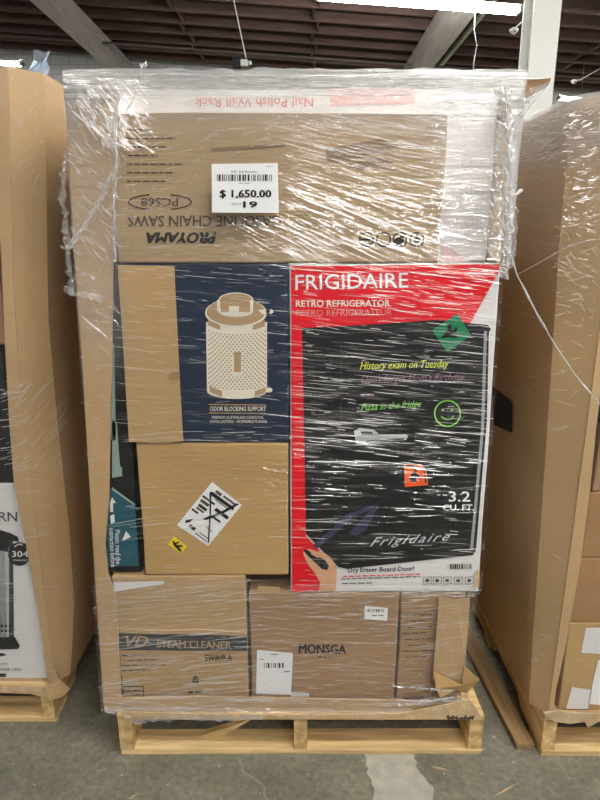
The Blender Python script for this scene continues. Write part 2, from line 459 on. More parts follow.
fixture(6.35, 13.0, 4.0, 2.44, 'lit fluorescent strip light seen low behind the column and right load', reflector=True)
for Y, X in ((2.8, 1.46), (0.0, 1.46), (-2.8, 1.46), (3.6, -6.15), (-.6, -6.15), (3.6, 6.8), (-.6, 6.8)):
    if True:
        fixture(X, Y, 4.2, 2.44, 'lit fluorescent strip light over the aisle outside the view')
# services
tube_pts = [Vector((x, 12.9, 4.80+SL*x)) for x in (-9, -4.1, 0, 4, 9)]
tube('sprinkler_pipe', tube_pts, .022, pipem, ceil)
a = PY(233, -3, 8.0); b = PY(246, 58, 8.0)
cb = thing('hanging_cable', 'thin white cable dropping from the roof to a small black and white junction box', 'cable', b)
tube('cord', [Vector((a.x-.08, 8.0, 5.05-SL*.5)), a, b], .008, stw, cb, n=6)
q = PY(237, 63, 8.0); box('black_housing', q.x-.05, q.x+.045, 7.96, 8.04, q.z-.06, q.z+.06, blackm, cb, .006)
q = PY(244, 63, 8.0); box('white_socket', q.x-.045, q.x+.05, 7.97, 8.03, q.z-.035, q.z+.035, stw, cb, .006)
box('socket_tip', q.x+.055, q.x+.09, 7.98, 8.02, q.z-.02, q.z+.02, stw, cb, .004)
a = PY(475, 19, 8.45)
tag(tube('loose_wire', [PY(476, 4, 8.45), PY(475, 16, 8.42), PY(474, 30, 8.4), PY(477, 45, 8.4), PY(474, 62, 8.4), PY(473, 92, 8.4)], .006, stg), 'thin loose wire hanging below the right end of the top strip light', 'wire')
def alarm(pts, px, Y, label):
    p = PY(px[0], px[1], Y)
    t = thing('alarm_sounder', label, 'alarm', p)
    tube('arm', [PY(x, y, Y) for x, y in pts], .007, stw, t)
    v = []; f = []; n = 14
    prof = [(.0, .02), (.024, .018), (.04, .008), (.044, 0), (.03, -.022), (.014, -.036), (0, -.04)]
    for r, z in prof:
        for k in range(n): v.append(p+Vector((r*math.cos(2*math.pi*k/n), r*math.sin(2*math.pi*k/n), z)))
    for j in range(len(prof)-1):
        for k in range(n): f.append((j*n+k, j*n+(k+1) % n, (j+1)*n+(k+1) % n, (j+1)*n+k))
    mesh_obj('bell', v, f, stw, t, smooth=True)
    tube('lens', [p+Vector((0, -.02, -.012)), p+Vector((0, -.035, -.022))], .012, stg, t, n=10)
alarm([(536, 10), (517, 26), (515, 29)], (514, 30), 6.5, 'small white dome sounder on a rod beside the white column')
alarm([(601, 68), (580, 80), (574, 80)], (574, 81), 9.0, 'small pale sounder hanging right of the white column')

# ================================================================= PALLETS
def pallet(x0, x1, y0, y1, label, front=.085):
    t = thing('wooden_pallet', label, 'pallet', ((x0+x1)/2, (y0+y1)/2, 0), 'stringer pallets under the loads')
    nb = 7; wds = [.14, .09, .09, .09, .09, .09, .14]; gap = (y1-y0-sum(wds))/(nb-1); y = y0
    for w in wds:
        v, f = boxv(x0, x1, y, y+w, .117, .135)
        v = [(a+random.uniform(-.004, .004), b+random.uniform(-.002, .002), c+random.uniform(-.001, .001)) for a, b, c in v]
        mesh_obj('deck_board', v, f, wood, t, bevel=.0015); y += w+gap
    for xs in (x0, (x0+x1)/2-.019, x1-.038):
        # notched stringer outline in Y-Z
        pr = [(y0, .018), (y0+.16, .018), (y0+.19, .05), (y0+.39, .05), (y0+.42, .018), (y1-.42, .018), (y1-.39, .05), (y1-.19, .05), (y1-.16, .018), (y1, .018), (y1, .116), (y0, .116)]
        n = len(pr); v = [(xs+.001, a, b) for a, b in pr]+[(xs+.038, a, b) for a, b in pr]
        mesh_obj('stringer', v, [tuple(range(n)), tuple(range(2*n-1, n-1, -1))]+[(i, (i+1) % n, n+(i+1) % n, n+i) for i in range(n)], wood_y, t, bevel=.0015)
    for ya, w in ((y0, front), (y0+.46, .09), (y1-.55, .09), (y1-.14, .14)):
        v, f = boxv(x0, x1, ya, ya+w, .0, .0175)
        v = [(a+random.uniform(-.006, .006), b+random.uniform(-.003, .003), c) for a, b, c in v]
        mesh_obj('bottom_board', v, f, wood, t, bevel=.0015)
    return t
p_mid = pallet(-.504, .507, 1.372, 2.58, 'pale wooden pallet under the middle load', front=.075)
p_left = pallet(-1.745, -.732, 1.49, 2.70, 'wooden pallet under the left load with the white urn box')
p_right = pallet(.672, 1.69, 1.368, 2.58, 'wooden pallet under the right load')
# split board inside the middle pallet
sb = [PY(x, y, 1.42) for x, y in ((140, 748), (165, 742), (200, 736), (230, 727), (258, 716), (262, 713), (232, 731), (205, 743), (170, 749), (145, 752))]
n = len(sb); v = sb+[p+Vector((0, .02, 0)) for p in sb]
mesh_obj('splintered_board', v, [tuple(range(n)), tuple(range(2*n-1, n-1, -1))]+[(i, n+i, n+(i+1) % n, (i+1) % n) for i in range(n)], wood, p_mid)
# loose plank on the floor between middle and right pallets
g = [PZ(x, y, 0) for x, y in ((478, 668), (516, 750), (534, 750), (488, 660))]
g[0] += Vector((0, .55, 0)); g[3] += Vector((0, .55, 0)); g[0].x = .545; g[3].x = .60
v = g+[p+Vector((0, 0, .022)) for p in g]
mesh = mesh_obj('loose_plank', v, [(3, 2, 1, 0), (4, 5, 6, 7), (0, 1, 5, 4), (1, 2, 6, 5), (2, 3, 7, 6), (3, 0, 4, 7)], wood_old, bevel=.002)
tag(mesh, 'loose weathered plank lying on the floor between the middle and right pallets', 'plank')

# ================================================================= MIDDLE LOAD : cardboard bin
YF = 1.405                       # front plane of the cartons
XL = [(.13, -.548), (.6, -.535), (1.2, -.512), (1.75, -.492)]
XR = [(.13, .462), (1.75, .470)]
binm = thing('cardboard_bin', 'tall tan cardboard bin with cut-open front around the middle stack of boxes', 'cardboard bin', (-.03, 1.98, .137))
zs = zlist(.137, 1.735, 12)
loft('side_panel', lambda z: [(lerp(XL, z), 2.56), (lerp(XL, z), 2.1), (lerp(XL, z)-.002, 1.7), (lerp(XL, z), 1.396)], zs, .006, kraft_g, binm)
loft('side_panel', lambda z: [(lerp(XR, z), 1.44), (lerp(XR, z), 1.8), (lerp(XR, z), 2.56)], zs, .006, kraft_g, binm)
loft('back_panel', lambda z: [(lerp(XR, z), 2.562), (lerp(XL, z), 2.562)], zs, .006, kraft_g, binm)
box('bottom_panel', -.545, .46, 1.40, 2.56, .1365, .1368, kraft_g, binm)  # unseen bin floor, added to stop light leaking down into the pallet
fl_pts = [(65, 77), (69, 160), (75, 260), (82, 360), (88, 460), (95, 570), (101, 660), (104, 700),
          (121, 697), (118, 640), (116, 600), (108, 572), (105, 545), (109, 500), (110, 440), (112, 360), (113, 260), (115, 180), (117, 110), (118, 80)]
slab_px('front_flap', fl_pts, 1.392, .005, kraft_g, binm)
lip = [(103, 699), (200, 697), (300, 699), (400, 701), (470, 702), (474, 714), (400, 713), (300, 714), (200, 713), (106, 713)]
slab_px('front_lip', lip, 1.385, .006, kraft_g, binm)
# folded-out top flap at the right end
v = [PY(488, 83, 1.43), PY(551, 78, 1.365), PY(549, 84, 1.367), PY(510, 108, 1.40)]
v2 = [p+Vector((0, .006, -.002)) for p in v]
mesh_obj('top_flap', v+v2, [(0, 1, 2, 3), (7, 6, 5, 4), (0, 4, 5, 1), (1, 5, 6, 2), (2, 6, 7, 3), (3, 7, 4, 0)], kraft_d, binm)
rg = random.Random(3)
low = [(482-i*10, 720-i*.12+rg.uniform(-1.8, 1.6)) for i in range(37)]
slab_px('torn_sheet', [(122, 712), (200, 714), (300, 715), (400, 714), (470, 700), (476, 708)]+low, 1.364, .003, torn, binm)
prints_px('sheet_print', [[(x, 719+rg.uniform(-3, 0)), (x+rg.uniform(2, 5), 716+rg.uniform(-2, 1)), (x+rg.uniform(3, 6), 719), (x+2, 720)] for x in range(446, 474, 4)], 1.3632, inkg, binm)
# crumpled front-right flap at the bottom
slab_px('front_flap', [(439, 597), (455, 600), (470, 598), (468, 630), (465, 660), (463, 682), (448, 690), (433, 680), (436, 640)], 1.388, .005, kraft_g, binm,
        warp=lambda p: .006*noise.noise(p*14))
slab_px('crumpled_flap', [(434, 674), (448, 680), (462, 686), (464, 666), (479, 679), (467, 695), (456, 692), (440, 697), (436, 688)], 1.372, .004, kraft, binm,
        warp=lambda p: .016*noise.noise(p*22))

# ---- carton factory
def carton(label, x0, x1, y0, y1, z0, z1, m, cat='box', seed=0, amp=.003, name='cardboard_carton'):
    t = thing(name, label, cat, ((x0+x1)/2, (y0+y1)/2, z0))
    soft_box('body', x0, x1, y0, y1, z0, z1, m, t, seed=seed, amp=amp)
    return t
zt = lambda y, Y=YF: PY(300, y, Y).z
xt = lambda x, y, Y=YF: PY(x, y, Y).x
P1, P2, P3, P4 = YF-.0015, YF-.0022, YF-.0029, YF-.0036

Z_ROW2 = zt(443); Z_TOP = zt(263); Z_ROW3 = zt(575)
# steam cleaner box
b = carton('tan box with a dark title band at the bottom left of the middle load', xt(117, 640), xt(247.5, 640), YF, 1.80, .137, Z_ROW3-.002, kraft_b, seed=1)
print_px('title_band', [(119, 631), (247, 634), (247, 651), (119, 650)], P1, dgreyp, b)
slab_px('flap_edge', [(118, 629), (160, 631), (200, 630), (247, 633), (247, 636), (190, 634), (150, 634), (118, 633)], YF-.006, .006, kraft_b, b)
lettering('lettering', 'STEAM CLEANER', Q(157, 640, 231, 647.5, -1.5), P2, tanp, b, bold=.03)
lettering('lettering', 'VD', Q(126, 636, 148, 646.5), P2, tanp, b, bold=.03, shear=.3)
lettering('lettering', 'SW808-A', Q(205, 654.5, 232, 661, 0), P1, ink, b, bold=.02)
prints_px('small_print', sum([smalltext(122, 655+i*5, 150+random.uniform(0, 22), 1, i, 1) for i in range(4)], []), P1, inkg, b)
o = prints_px('small_print', [[(192, 683), (199, 683), (198, 677), (195.5, 675), (193, 677)]]+[[(123, 686), (144, 686), (144, 687), (123, 687)], [(123, 698), (144, 698), (144, 699), (123, 699)], [(123, 686), (124, 686), (124, 699), (123, 699)], [(143, 686), (144, 686), (144, 699), (143, 699)]]
          + smalltext(125, 690, 142, 1.2, 5)+smalltext(125, 694, 142, 1.2, 6), P1, inkg, b)
prints_px('small_print', ring(195, 692.5, 10, 5, .6, 4, 45, 405)+smalltext(189, 691, 201, 2.4, 8), P1, inkg, b)
print_px('tape', [(113, 582), (164, 581), (164, 584), (113, 592)], P1, whitec, b)
# monsga box
b = carton('wide brown box with a white shipping label at the bottom middle of the middle load', xt(250, 640), xt(397, 640), YF, 1.78, .137, zt(592)-.002, kraft_d, seed=2)
lettering('lettering', 'MONSGA', Q(299, 644, 346, 653, -1), P1, ink, b, bold=.05)
prints_px('small_print', smalltext(318, 656, 330, 1.5, 4), P1, inkg, b)
lb = print_px('shipping_label', [(257, 650), (293, 653), (291, 695), (256, 694)], P1, paper, b)
prints_px('barcode', bars(264, 663, 284, 668, 16, 3)+smalltext(271, 654, 280, .8, 2)+smalltext(260, 659, 264, .7, 2)+smalltext(284, 671, 290, .8, 2), P2, ink, lb)
print_px('tape', [(291, 692), (309, 693), (309, 697), (291, 697)], P1, whitec, b)
lb = print_px('small_label', [(365, 606), (388, 608), (387, 621), (364, 619)], P1, paper, b)
prints_px('barcode', bars(367, 609, 384, 612, 18, 8)+smalltext(372, 615, 385, .9, 9), P2, inkg, lb)
print_px('tape', [(258, 586), (280, 587), (279, 594), (258, 593)], P1, tape, b)
# small box at bottom right
b = carton('narrow darker brown box at the bottom right below the refrigerator box', xt(399.5, 640), xt(462, 640), YF+.004, 1.75, .137, zt(592)-.002, kraft_d, seed=3)
lettering('lettering', 'MADE IN US', Q(404, 697, 424, 701, 1), YF+.002, ink, b, bold=.01)
prints_px('small_print', sum([smalltext(402+(i % 3)*3, 615+i*6, 432-(i % 2)*6, .9, 20+i, 1) for i in range(8)], []), YF+.002, inkg, b)
# plain tan box with crossed-out label
b = carton('plain tan box with a crossed-out white label and a small yellow sticker', xt(141, 510), xt(288.5, 510), YF, 1.82, Z_ROW3, Z_ROW2-.001, kraft, seed=4)
lb = print_px('shipping_label', [(212, 482), (242, 505), (208, 546), (177, 525)], P1, paper, b)
def rot_rects(cx, cy, ang, rects):
    c, s = math.cos(math.radians(ang)), math.sin(math.radians(ang))
    return [[(cx+x*c-y*s, cy+x*s+y*c) for x, y in ((x0, y0), (x1, y0), (x1, y1), (x0, y1))] for x0, y0, x1, y1 in rects]
prints_px('label_print', rot_rects(209, 514, 36, [(-11, -20, 17, -17.5), (-16, -12, -1, -10), (2, -9.5, 18, -6), (-14, -3, -4, 0), (2, -1, 14, 1), (-17, 5, -9, 7), (-9, 19, -2, 22.5)]), P2, ink, lb)
prints_px('label_print', rot_rects(209, 514, 36, [(-8, -24, -1, -21), (1, -24, 16, -22), (-4, -16, 12, -15), (-15, -8, -5, -5), (-14, 1, -5, 3), (3, 20, 14, 21), (0, 23, 14, 24), (4, 12, 13, 12.6)]), P2, inkg, lb)
prints_px('pen_cross', [[(209.5, 492), (211.5, 492), (211, 515), (209, 543), (207.5, 543), (209.5, 515)], [(237, 503), (239, 504.5), (224, 513), (206, 520), (202, 519), (222, 511)], [(209, 494), (211, 494), (234, 509), (233, 510.5)], [(186, 520), (194, 518), (190, 522), (185, 523)]], P3, ink, lb)
lb = print_px('yellow_sticker', [(174, 536.5), (187, 546), (181, 554), (168, 544.5)], P1, yellowst, b)
prints_px('sticker_print', [[(172, 541), (174, 541), (177, 545), (182, 545), (183, 547), (179, 547), (182, 551), (180, 551.5), (175, 547)], [(173, 544), (179, 541), (179.5, 542.5), (174, 545.5)]], P2, ink, lb)
# activated-carbon filter box
b = carton('navy box with a printed filter canister and a tan flap', xt(118.5, 300), xt(288.5, 350), YF+.0005, 1.80, Z_ROW2, Z_TOP-.001, navy, seed=5)
slab_px('kraft_flap', [(117.5, 265), (174, 266), (177, 330), (180, 390), (183, 441), (160, 443), (129, 442), (124, 360)], YF-.005, .005, kraft_b, b)
prints_px('flap_fold', [[(145, 266), (146, 266), (151, 380), (153, 441), (152, 441), (150, 380)]], YF-.0055, kraft, b)
prints_px('torn_dent', [[(167, 377), (172, 372), (178, 372), (180, 379), (174, 380), (171, 381)]], YF-.0056, kraft_d, b)
F1, F2, F3, F4 = YF-.0015, YF-.0022, YF-.0029, YF-.0036
body = disc(237, 389, 31, 9, 16, 0, 180)+disc(237, 316, 31, 9, 2, 180, 360)
body = [(206, 322), (267, 322), (267, 391)]+disc(237, 391, 30, 8, 16, 0, 180)+[(207, 391)]
print_px('canister_print', body, F1, creamp, b)
dots = []
for j in range(24):
    for i in range(15):
        x = 209+i*4+(2 if j % 2 else 0); yy = 331+j*2.35
        if x > 265.5 or (x > 232 and x < 242 and 351 < yy < 373): continue
        cur = 7*math.sqrt(max(0, 1-((x-237)/31)**2))
        dots.append([(x-1.1, yy+cur-3), (x, yy-1.0+cur-3), (x+1.1, yy+cur-3), (x, yy+1.0+cur-3)])
o = prints_px('perforation_print', dots, F2, tanp, b); o['kind'] = 'stuff'
print_px('canister_label_print', [(234, 352), (241, 352), (241, 372), (234, 372)], F2, tanp, b)
print_px('canister_lid_print', disc(236, 313, 31, 15), F2, creamp, b)
print_px('canister_lid_print', disc(236, 312, 29.5, 13.5), F3, tanp, b)
prints_px('canister_collar_print', [[(208, 320), (220, 325), (220, 330), (208, 325)], [(253, 325), (265, 320), (265, 326), (253, 330)], [(209, 386), (222, 391), (222, 397), (210, 392)], [(255, 391), (266, 387), (265, 393), (255, 397)]], F3, tanp, b)
print_px('canister_cap_print', [(217, 301)]+disc(236, 300, 17.5, 7.5, 14, 180, 360)+[(253, 311)]+disc(236, 311, 17.5, 6, 10, 0, 180), F3-.0003, creamp, b)
print_px('canister_cap_print', disc(236, 300, 16.3, 6.5), F4, tanp, b)
prints_px('canister_cap_print', [[(220, 303), (252, 303), (251, 312), (221, 312)]], F4-.0004, tanp, b)
prints_px('canister_cap_print', [[(229, 306), (239, 306), (239, 315), (229, 315)], [(217, 300), (219, 300), (219, 311), (217, 311)], [(250, 300), (252, 300), (252, 312), (250, 312)]], F4-.0009, creamp, b)
prints_px('canister_clip_print', [disc(269.5, 311.5, 4, 2.6, 12), [(258, 310), (270, 309), (270, 314), (262, 314)], disc(269, 390, 3.5, 2.5, 12)], F4, creamp, b)
prints_px('title_rule', [[(209, 404), (266, 404.5), (266, 405.5), (209, 405)], [(209, 412.5), (266, 413), (266, 414), (209, 413.5)]], F1, tanp, b)
lettering('lettering', 'ODOR BLOCKING SUPPORT', Q(210, 406.5, 266, 411), F1, creamp, b, bold=.015)
lettering('lettering', 'PREMIUM AUSTRALIAN CHARCOAL', Q(212, 416, 264, 418.8), F1, creamp, b)
lettering('lettering', 'LONG LASTING · REVERSIBLE FLANGE', Q(210, 420, 267, 422.8), F1, creamp, b)
# tall black and teal box at the left
YB = YF+.012
b = carton('tall narrow black and teal box wedged behind the left bin flap', xt(106, 560, YB), xt(141, 560, YB)-.002, YB, 1.75, Z_ROW3+.001, 1.57, blackp, seed=6, amp=.002)
B1, B2 = YB-.0015, YB-.0025
print_px('teal_panel', [(104, 486), (113, 489), (135, 506), (138.5, 566), (104, 566)], B1, tealp, b)
print_px('trim_line', [(112, 487), (135, 504), (135, 506), (112, 490)], B2, palegreen, b)
print_px('tool_print', [(112, 420), (117, 422), (118, 440), (120, 466), (122, 468), (122, 476), (112, 478)], B1, palegreen, b)
print_px('tool_print', [(111, 340), (114, 345), (116, 440), (111, 440)], B1, palegreen, b)
prints_px('warning_triangle', [[(126, 531), (131, 537), (122, 541)]], B2, whitep, b)
lettering('lettering', 'Please read the', ((120, 530), (121, 564), (116, 564), (115, 530)), B2, whitep, b, bold=.01)
lettering('lettering', 'instruction before', ((114, 528), (116, 567), (111, 567), (109, 528)), B2, whitep, b, bold=.01)
prints_px('arrow_print', [[(112, 497), (116, 503), (113, 503), (113, 512), (110, 512), (110, 503)], [(110, 516), (114, 514), (115, 522), (111, 524)]], B2, whitep, b)
# refrigerator box
b = carton('red and white box printed with a black retro refrigerator', xt(290.2, 430), xt(501, 266)-.001, YF, 1.86, zt(592), Z_TOP-.001, whitec, seed=7, amp=.0025)
for ch in b.children:
    for vv in ch.data.vertices:
        if vv.co.x > .2: vv.co.x += .014*(Z_TOP-vv.co.z)/(Z_TOP-zt(592))
print_px('red_panel', [(291, 266), (501, 264), (501, 268), (469, 326), (440, 330), (303, 332), (306, 536), (334, 566), (318, 591), (292, 592)], P1, redp, b)
print_px('fridge_print', [(302, 328), (345, 326), (436, 320), (488, 325), (491, 329), (489, 332), (487, 420), (476, 550), (473, 555), (347, 569), (338, 567), (306, 534)], P2, blackp, b)
print_px('fridge_edge_print', [(484, 331), (487, 331), (484, 430), (473, 550), (470, 550), (481, 430)], P3, greyp, b)
prints_px('door_line_print', [[(341, 345), (341.6, 345), (341.6, 420), (341, 420)], [(305, 333), (484, 329), (484, 330), (305, 334)]], P3, dgreyp, b)
lettering('lettering', 'FRIGIDAIRE', Q(295.5, 275, 408, 290, 2.5), P2, whitep, b, bold=.005)
lettering('lettering', 'RETRO REFRIGERATOR', Q(296, 300.5, 390, 307, .8), P2, creamp, b, bold=.02)
lettering('lettering', 'RETRO REFRIGERATEUR', Q(296, 310, 392, 316, .8), P2, pinkp, b, bold=-.005)
lettering('lettering', 'History exam on Tuesday', Q(360, 362, 449, 372, 2.5), P3, yellowp, b, shear=.35, bold=.008)
lettering('lettering', "Don't forget Mom's Birthday", Q(361, 375, 465, 386, 3), P3, mauvep, b, shear=.35)
prints_px('small_print', smalltext(361, 394, 374, 2.2, 8, .5), P3, mauvep, b)
lettering('lettering', 'Pizza in the fridge', Q(361, 404, 421, 413, 4), P3, greenp, b, shear=.35, bold=.008)
prints_px('smiley_print', ring(447.5, 413.5, 13.5, 13.5, 1.3)+ring(447.5, 414, 7, 6, 1, 10, 20, 160)+[disc(443, 410, 1.2, 1.2, 8), disc(452, 410, 1.2, 1.2, 8)], P3, greenp, b)
print_px('handle_print', [(354, 431), (360, 428), (374, 430), (379, 434), (370, 435), (406, 434.5), (408, 436), (406, 440), (380, 441.5), (366, 444), (356, 443)], P3, silverp, b)
prints_px('handle_print', [[(360, 431), (372, 432), (374, 435), (362, 435)], [(366, 440.5), (404, 438), (404, 439.5), (380, 441.5), (366, 443)]], P4, dgreyp, b)
lettering('lettering', '3.2', Q(449, 491.5, 470, 501.5), P3, whitep, b, bold=.02)
lettering('lettering', 'CU. FT.', Q(443, 504.5, 474, 510.5), P3, whitep, b, bold=.02)
lettering('lettering', 'Frigidaire', Q(370, 538, 450, 549, 6), P3, silverp, b, shear=.6, space=1.25)
prints_px('marker_stroke_print', [[(313, 545), (345, 517), (352, 519), (317, 549)], [(349, 533), (375, 505), (378, 507), (366, 530), (356, 536)], [(345, 515), (376, 504), (378, 507), (348, 519)]], P3, purplep, b)
hand = [(303, 552), (309, 549), (316, 551), (323, 552), (330, 557), (336, 565), (337, 572), (336, 588), (335, 591), (319, 591), (320, 582), (315, 573), (309, 566), (306, 560), (304, 556)]
print_px('hand_print', hand, P3, skinp, b)
prints_px('marker_print', [[(303, 550), (306, 549.5), (325, 560), (329, 566), (327, 570), (322, 569), (308, 556)]], P4, blackp, b)
print_px('marker_print', disc(325.5, 567, 2.8, 2.8, 12), P4-.0006, purplep, b)
prints_px('finger_print', [[(310, 549), (316, 551), (321, 556), (318, 558), (311, 554)]], P4-.0006, skinp, b)
lettering('lettering', 'Dry Eraser Board Door!', Q(348, 568, 414, 574, 2), P2, ink, b, bold=.025)
prints_px('small_print', smalltext(343, 576, 420, 1, 3, 2.5), P2, redp, b)
prints_px('small_print', smalltext(341, 578.5, 420, 1, 4, 2.5)+smalltext(342, 583, 372, 1, 5, .7), P2, inkg, b)
prints_px('barcode', bars(450, 564, 472, 569, 18, 12), P2, inkg, b)
ic = []
for x in (423, 433, 443, 454, 465):
    for q in ([(x, 577), (x+8.5, 576.6), (x+8.5, 577.1), (x, 577.5)], [(x, 584), (x+8.5, 583.6), (x+8.5, 584.1), (x, 584.5)], [(x, 577), (x+.5, 577), (x+.5, 584), (x, 584)], [(x+8, 577), (x+8.5, 577), (x+8.5, 584), (x+8, 584)]): ic.append(q)
    ic.append(disc(x+4.2, 580.5, 2.2, 1.8, 8))
prints_px('handling_icons', ic, P2, inkg, b)
lb = print_px('green_sticker', [(432, 330), (458, 313.5), (471, 335.5), (447, 352)], P4-.0004, greenst, b)
prints_px('sticker_print', [[(443, 334), (448, 331), (447, 326), (451, 324), (452, 330), (457, 327), (458, 330), (453, 334), (458, 336), (456, 338), (449, 337), (444, 338)], [(441, 337), (456, 331), (456.5, 332), (442, 338.5)]], P4-.0009, blackp, lb)
lb = print_px('orange_sticker', [(404.5, 464.5), (421, 464), (426, 470), (428, 485), (405, 487)], P4-.0004, orangest, b)
prints_px('sticker_print', [[(409, 478), (414, 471), (418, 474), (422, 478), (420, 480), (416, 477), (417, 482), (411, 482)], disc(416, 470, 1.8, 1.8, 8), [(406, 465), (418, 465), (418, 466.5), (406, 466.5)], [(423, 468), (425, 470), (427, 483), (425, 483)]], P4-.0009, blackp, lb)
print_px('crushed_corner', [(474, 574), (478, 569), (479.5, 573), (479, 586), (475, 590), (472, 587), (476, 581)], P3, torn, b)
# white wall-rack box behind the chain saw box
YW = 1.515
b = carton('white box with faint red upside-down lettering behind the topmost tan box', xt(119, 170, YW), .458, YW, 1.80, Z_TOP, zt(89, YW), whitec, seed=8, amp=.002)
W1 = YW-.0015
lettering('lettering', 'Nail Polish Wall Rack', QR(195, 97.5, 313, 107), W1, mat('red faint print', (214, 116, 112), .5), b)
print_px('pink_band', [(330, 88.5), (415, 87.5), (415, 103), (330, 106)], W1, mat('pink band', (222, 176, 172), .5), b)
prints_px('handling_icons', ring(471, 190, 5.5, 6, .6, 18)+ring(469, 221, 5, 5, .6, 16)+ring(469, 221, 3, 3, .5, 16)+ring(466, 161, 5, 7, .5, 16)+[[(471, 184), (471.6, 184), (471.6, 196), (471, 196)], [(459, 189), (467, 190), (467, 190.6), (459, 189.6)], [(462, 208), (477, 208), (477, 208.5), (462, 208.5)], [(477, 208), (477.5, 208), (477.5, 230), (477, 230)]], W1, greyp, b)
print_px('pink_corner', [(441, 240), (470, 262), (441, 262)], W1, mat('pale pink print', (228, 196, 196), .5), b)
# chain saw box on top
b = carton('long tan chain saw box with upside-down lettering at the top of the middle load', xt(118, 262), xt(438.5, 262), YF, 1.505, Z_TOP, zt(113), kraft_c, seed=9, amp=.004)
lettering('lettering', 'PROYAMA', QR(147, 232.5, 216, 243), P1, ink, b, bold=.09, shear=.25)
lettering('lettering', 'GASOLINE CHAIN SAWS', QR(128, 215.5, 281, 226.5), P1, inkg, b, bold=.02)
lettering('lettering', 'PCS68', QR(141, 198, 178, 206), P1, inkg, b, bold=.02)
prints_px('oval_print', ring(160, 202, 32, 8.5, 1.3, 12, 110, 250)+ring(160, 202, 32, 8.5, 1.3, 12, -70, 70), P1, ink, b)
prints_px('small_print', sum([smalltext(127, 129+i*8.6, 150+(i*37 % 50)*.7, 1.3, 30+i, 0) for i in range(7)], []), P1, inkg, b)
icons = []
for i, x in enumerate((366.5, 383.5, 400, 417)):
    icons += ring(x, 239.5, 7.6, 7.6, 1.5, 22)
    if i == 0: icons += [[(360, 238.5), (373, 238.5), (373, 240.5), (360, 240.5)], [(363, 243), (370, 243), (370, 244.5), (363, 244.5)]]
    if i == 2: icons += [disc(x-1, 241, 5, 4, 12), [(x-1, 236), (x+6, 233), (x+5, 237), (x, 239)]]
    if i == 3: icons += [disc(x, 240, 3.4, 3, 10), [(x-1, 234), (x+1, 234), (x+1, 238), (x-1, 238)]]
prints_px('handling_icons', icons, P1, ink, b)
prints_px('saw_print', [[(210, 148), (240, 146), (285, 144), (285, 146), (240, 149), (212, 151)], [(325, 150), (355, 143), (380, 139), (400, 146), (380, 152), (350, 160), (328, 162)], [(345, 163), (385, 157), (395, 162), (360, 170)]], P1, mat('faded saw print', (138, 116, 90), .6), b)

# price sheet on the outside of the wrap
YP = 1.376
pr = thing('price_sheet', 'white price sheet reading 1,650.00 taped on the topmost tan box', 'price tag', PY(245, 213, YP))
sh = slab_px('sheet', [(211.5, 164), (277.5, 163), (279, 213), (212, 212.5)], YP, .0004, paper, pr)
S1 = YP-.0008
lettering('lettering', '$ 1,650.00', Q(220, 190, 271, 198.5, 0), S1, ink, sh, bold=.06)
lettering('lettering', '19', Q(243.5, 201.5, 257, 207.5), S1, ink, sh, bold=.1)
lettering('lettering', 'SKID #', Q(232, 202.5, 241, 205), S1, greyp, sh)
lettering('lettering', 'AHC - Bulk Electronics', Q(231, 170.5, 257, 172.8), S1, ink, sh)
prints_px('barcode', bars(217, 174.5, 272, 181, 42, 21), S1, ink, sh)
prints_px('small_print', smalltext(239, 182.8, 250, .7, 3)+smalltext(266, 166, 274, .5, 2), S1, greyp, sh)

# ================================================================= LEFT LOAD
LX = [(.13, -.722), (.9, -.720), (1.2, -.712), (1.7, -.662), (1.8, -.655)]
binl = thing('cardboard_bin', 'tall tan cardboard bin around the left load', 'cardboard bin', (-1.2, 2.1, .137))
zs = zlist(.137, 1.775, 14)
LCH = [(.13, .03), (.35, .055), (.6, .062), (1.8, .056)]
LA = lambda z: lerp(LX, z)+lerp(LCH, z)
loft('corner_panel', lambda z: [(lerp(LX, z), 1.498), (LA(z), 1.498+lerp(LCH, z))], zs, .006, kraft_g, binl)
loft('side_panel', lambda z: [(LA(z), 1.4985+lerp(LCH, z)), (LA(z)+.006, 1.75), (LA(z)+.008, 2.0), (LA(z), 2.68)], zs, .006, kraft_g, binl)
loft('back_panel', lambda z: [(LA(z), 2.682), (-1.74, 2.682)], zs, .006, kraft_g, binl)
loft('side_panel', lambda z: [(-1.74, 2.68), (-1.74, 1.498)], zs, .006, kraft_g, binl)
box('bottom_panel', -1.735, -.73, 1.50, 2.68, .1365, .1368, kraft_g, binl)  # unseen floor of the left bin, added to keep light out of its pallet
lc = [(z, lerp(LX, z)) for z in zlist(1.775, .137, 10)]
inner = [(48, 686), (42, 640), (35, 595), (25, 540), (14, 485), (9, 420), (5, 345), (1, 250), (-6, 160), (-12, 70)]
v = [Vector((x, 1.494, z)) for z, x in lc]+[PY(x, y, 1.494) for x, y in inner]
n = len(v); v2 = [p+Vector((0, .005, 0)) for p in v]
mesh_obj('front_flap', v+v2, [tuple(range(n)), tuple(range(2*n-1, n-1, -1))]+[(i, n+i, n+(i+1) % n, (i+1) % n) for i in range(n)], kraft_g, binl)
lipl = [(-60, 688), (0, 688), (40, 687), (67, 690), (62, 697), (52, 700), (30, 694), (0, 693), (-60, 693)]
slab_px('front_lip', lipl, 1.482, .006, torn, binl)
slab_px('crumpled_flap', [(47, 672), (55, 668), (58, 680), (70, 688), (64, 696), (50, 699), (44, 690), (52, 684)], 1.476, .004, kraft_g, binl, warp=lambda p: .012*noise.noise(p*25))
YL = 1.51
l1 = YL-.0015; l2 = YL-.0024; l3 = YL-.0033
zt2 = lambda y: PY(300, y, YL).z
b = carton('white coffee urn box at the bottom of the left load', -1.30, xt(52, 600, YL)-.04, YL, 2.0, .137, zt2(483), whitec, seed=11)
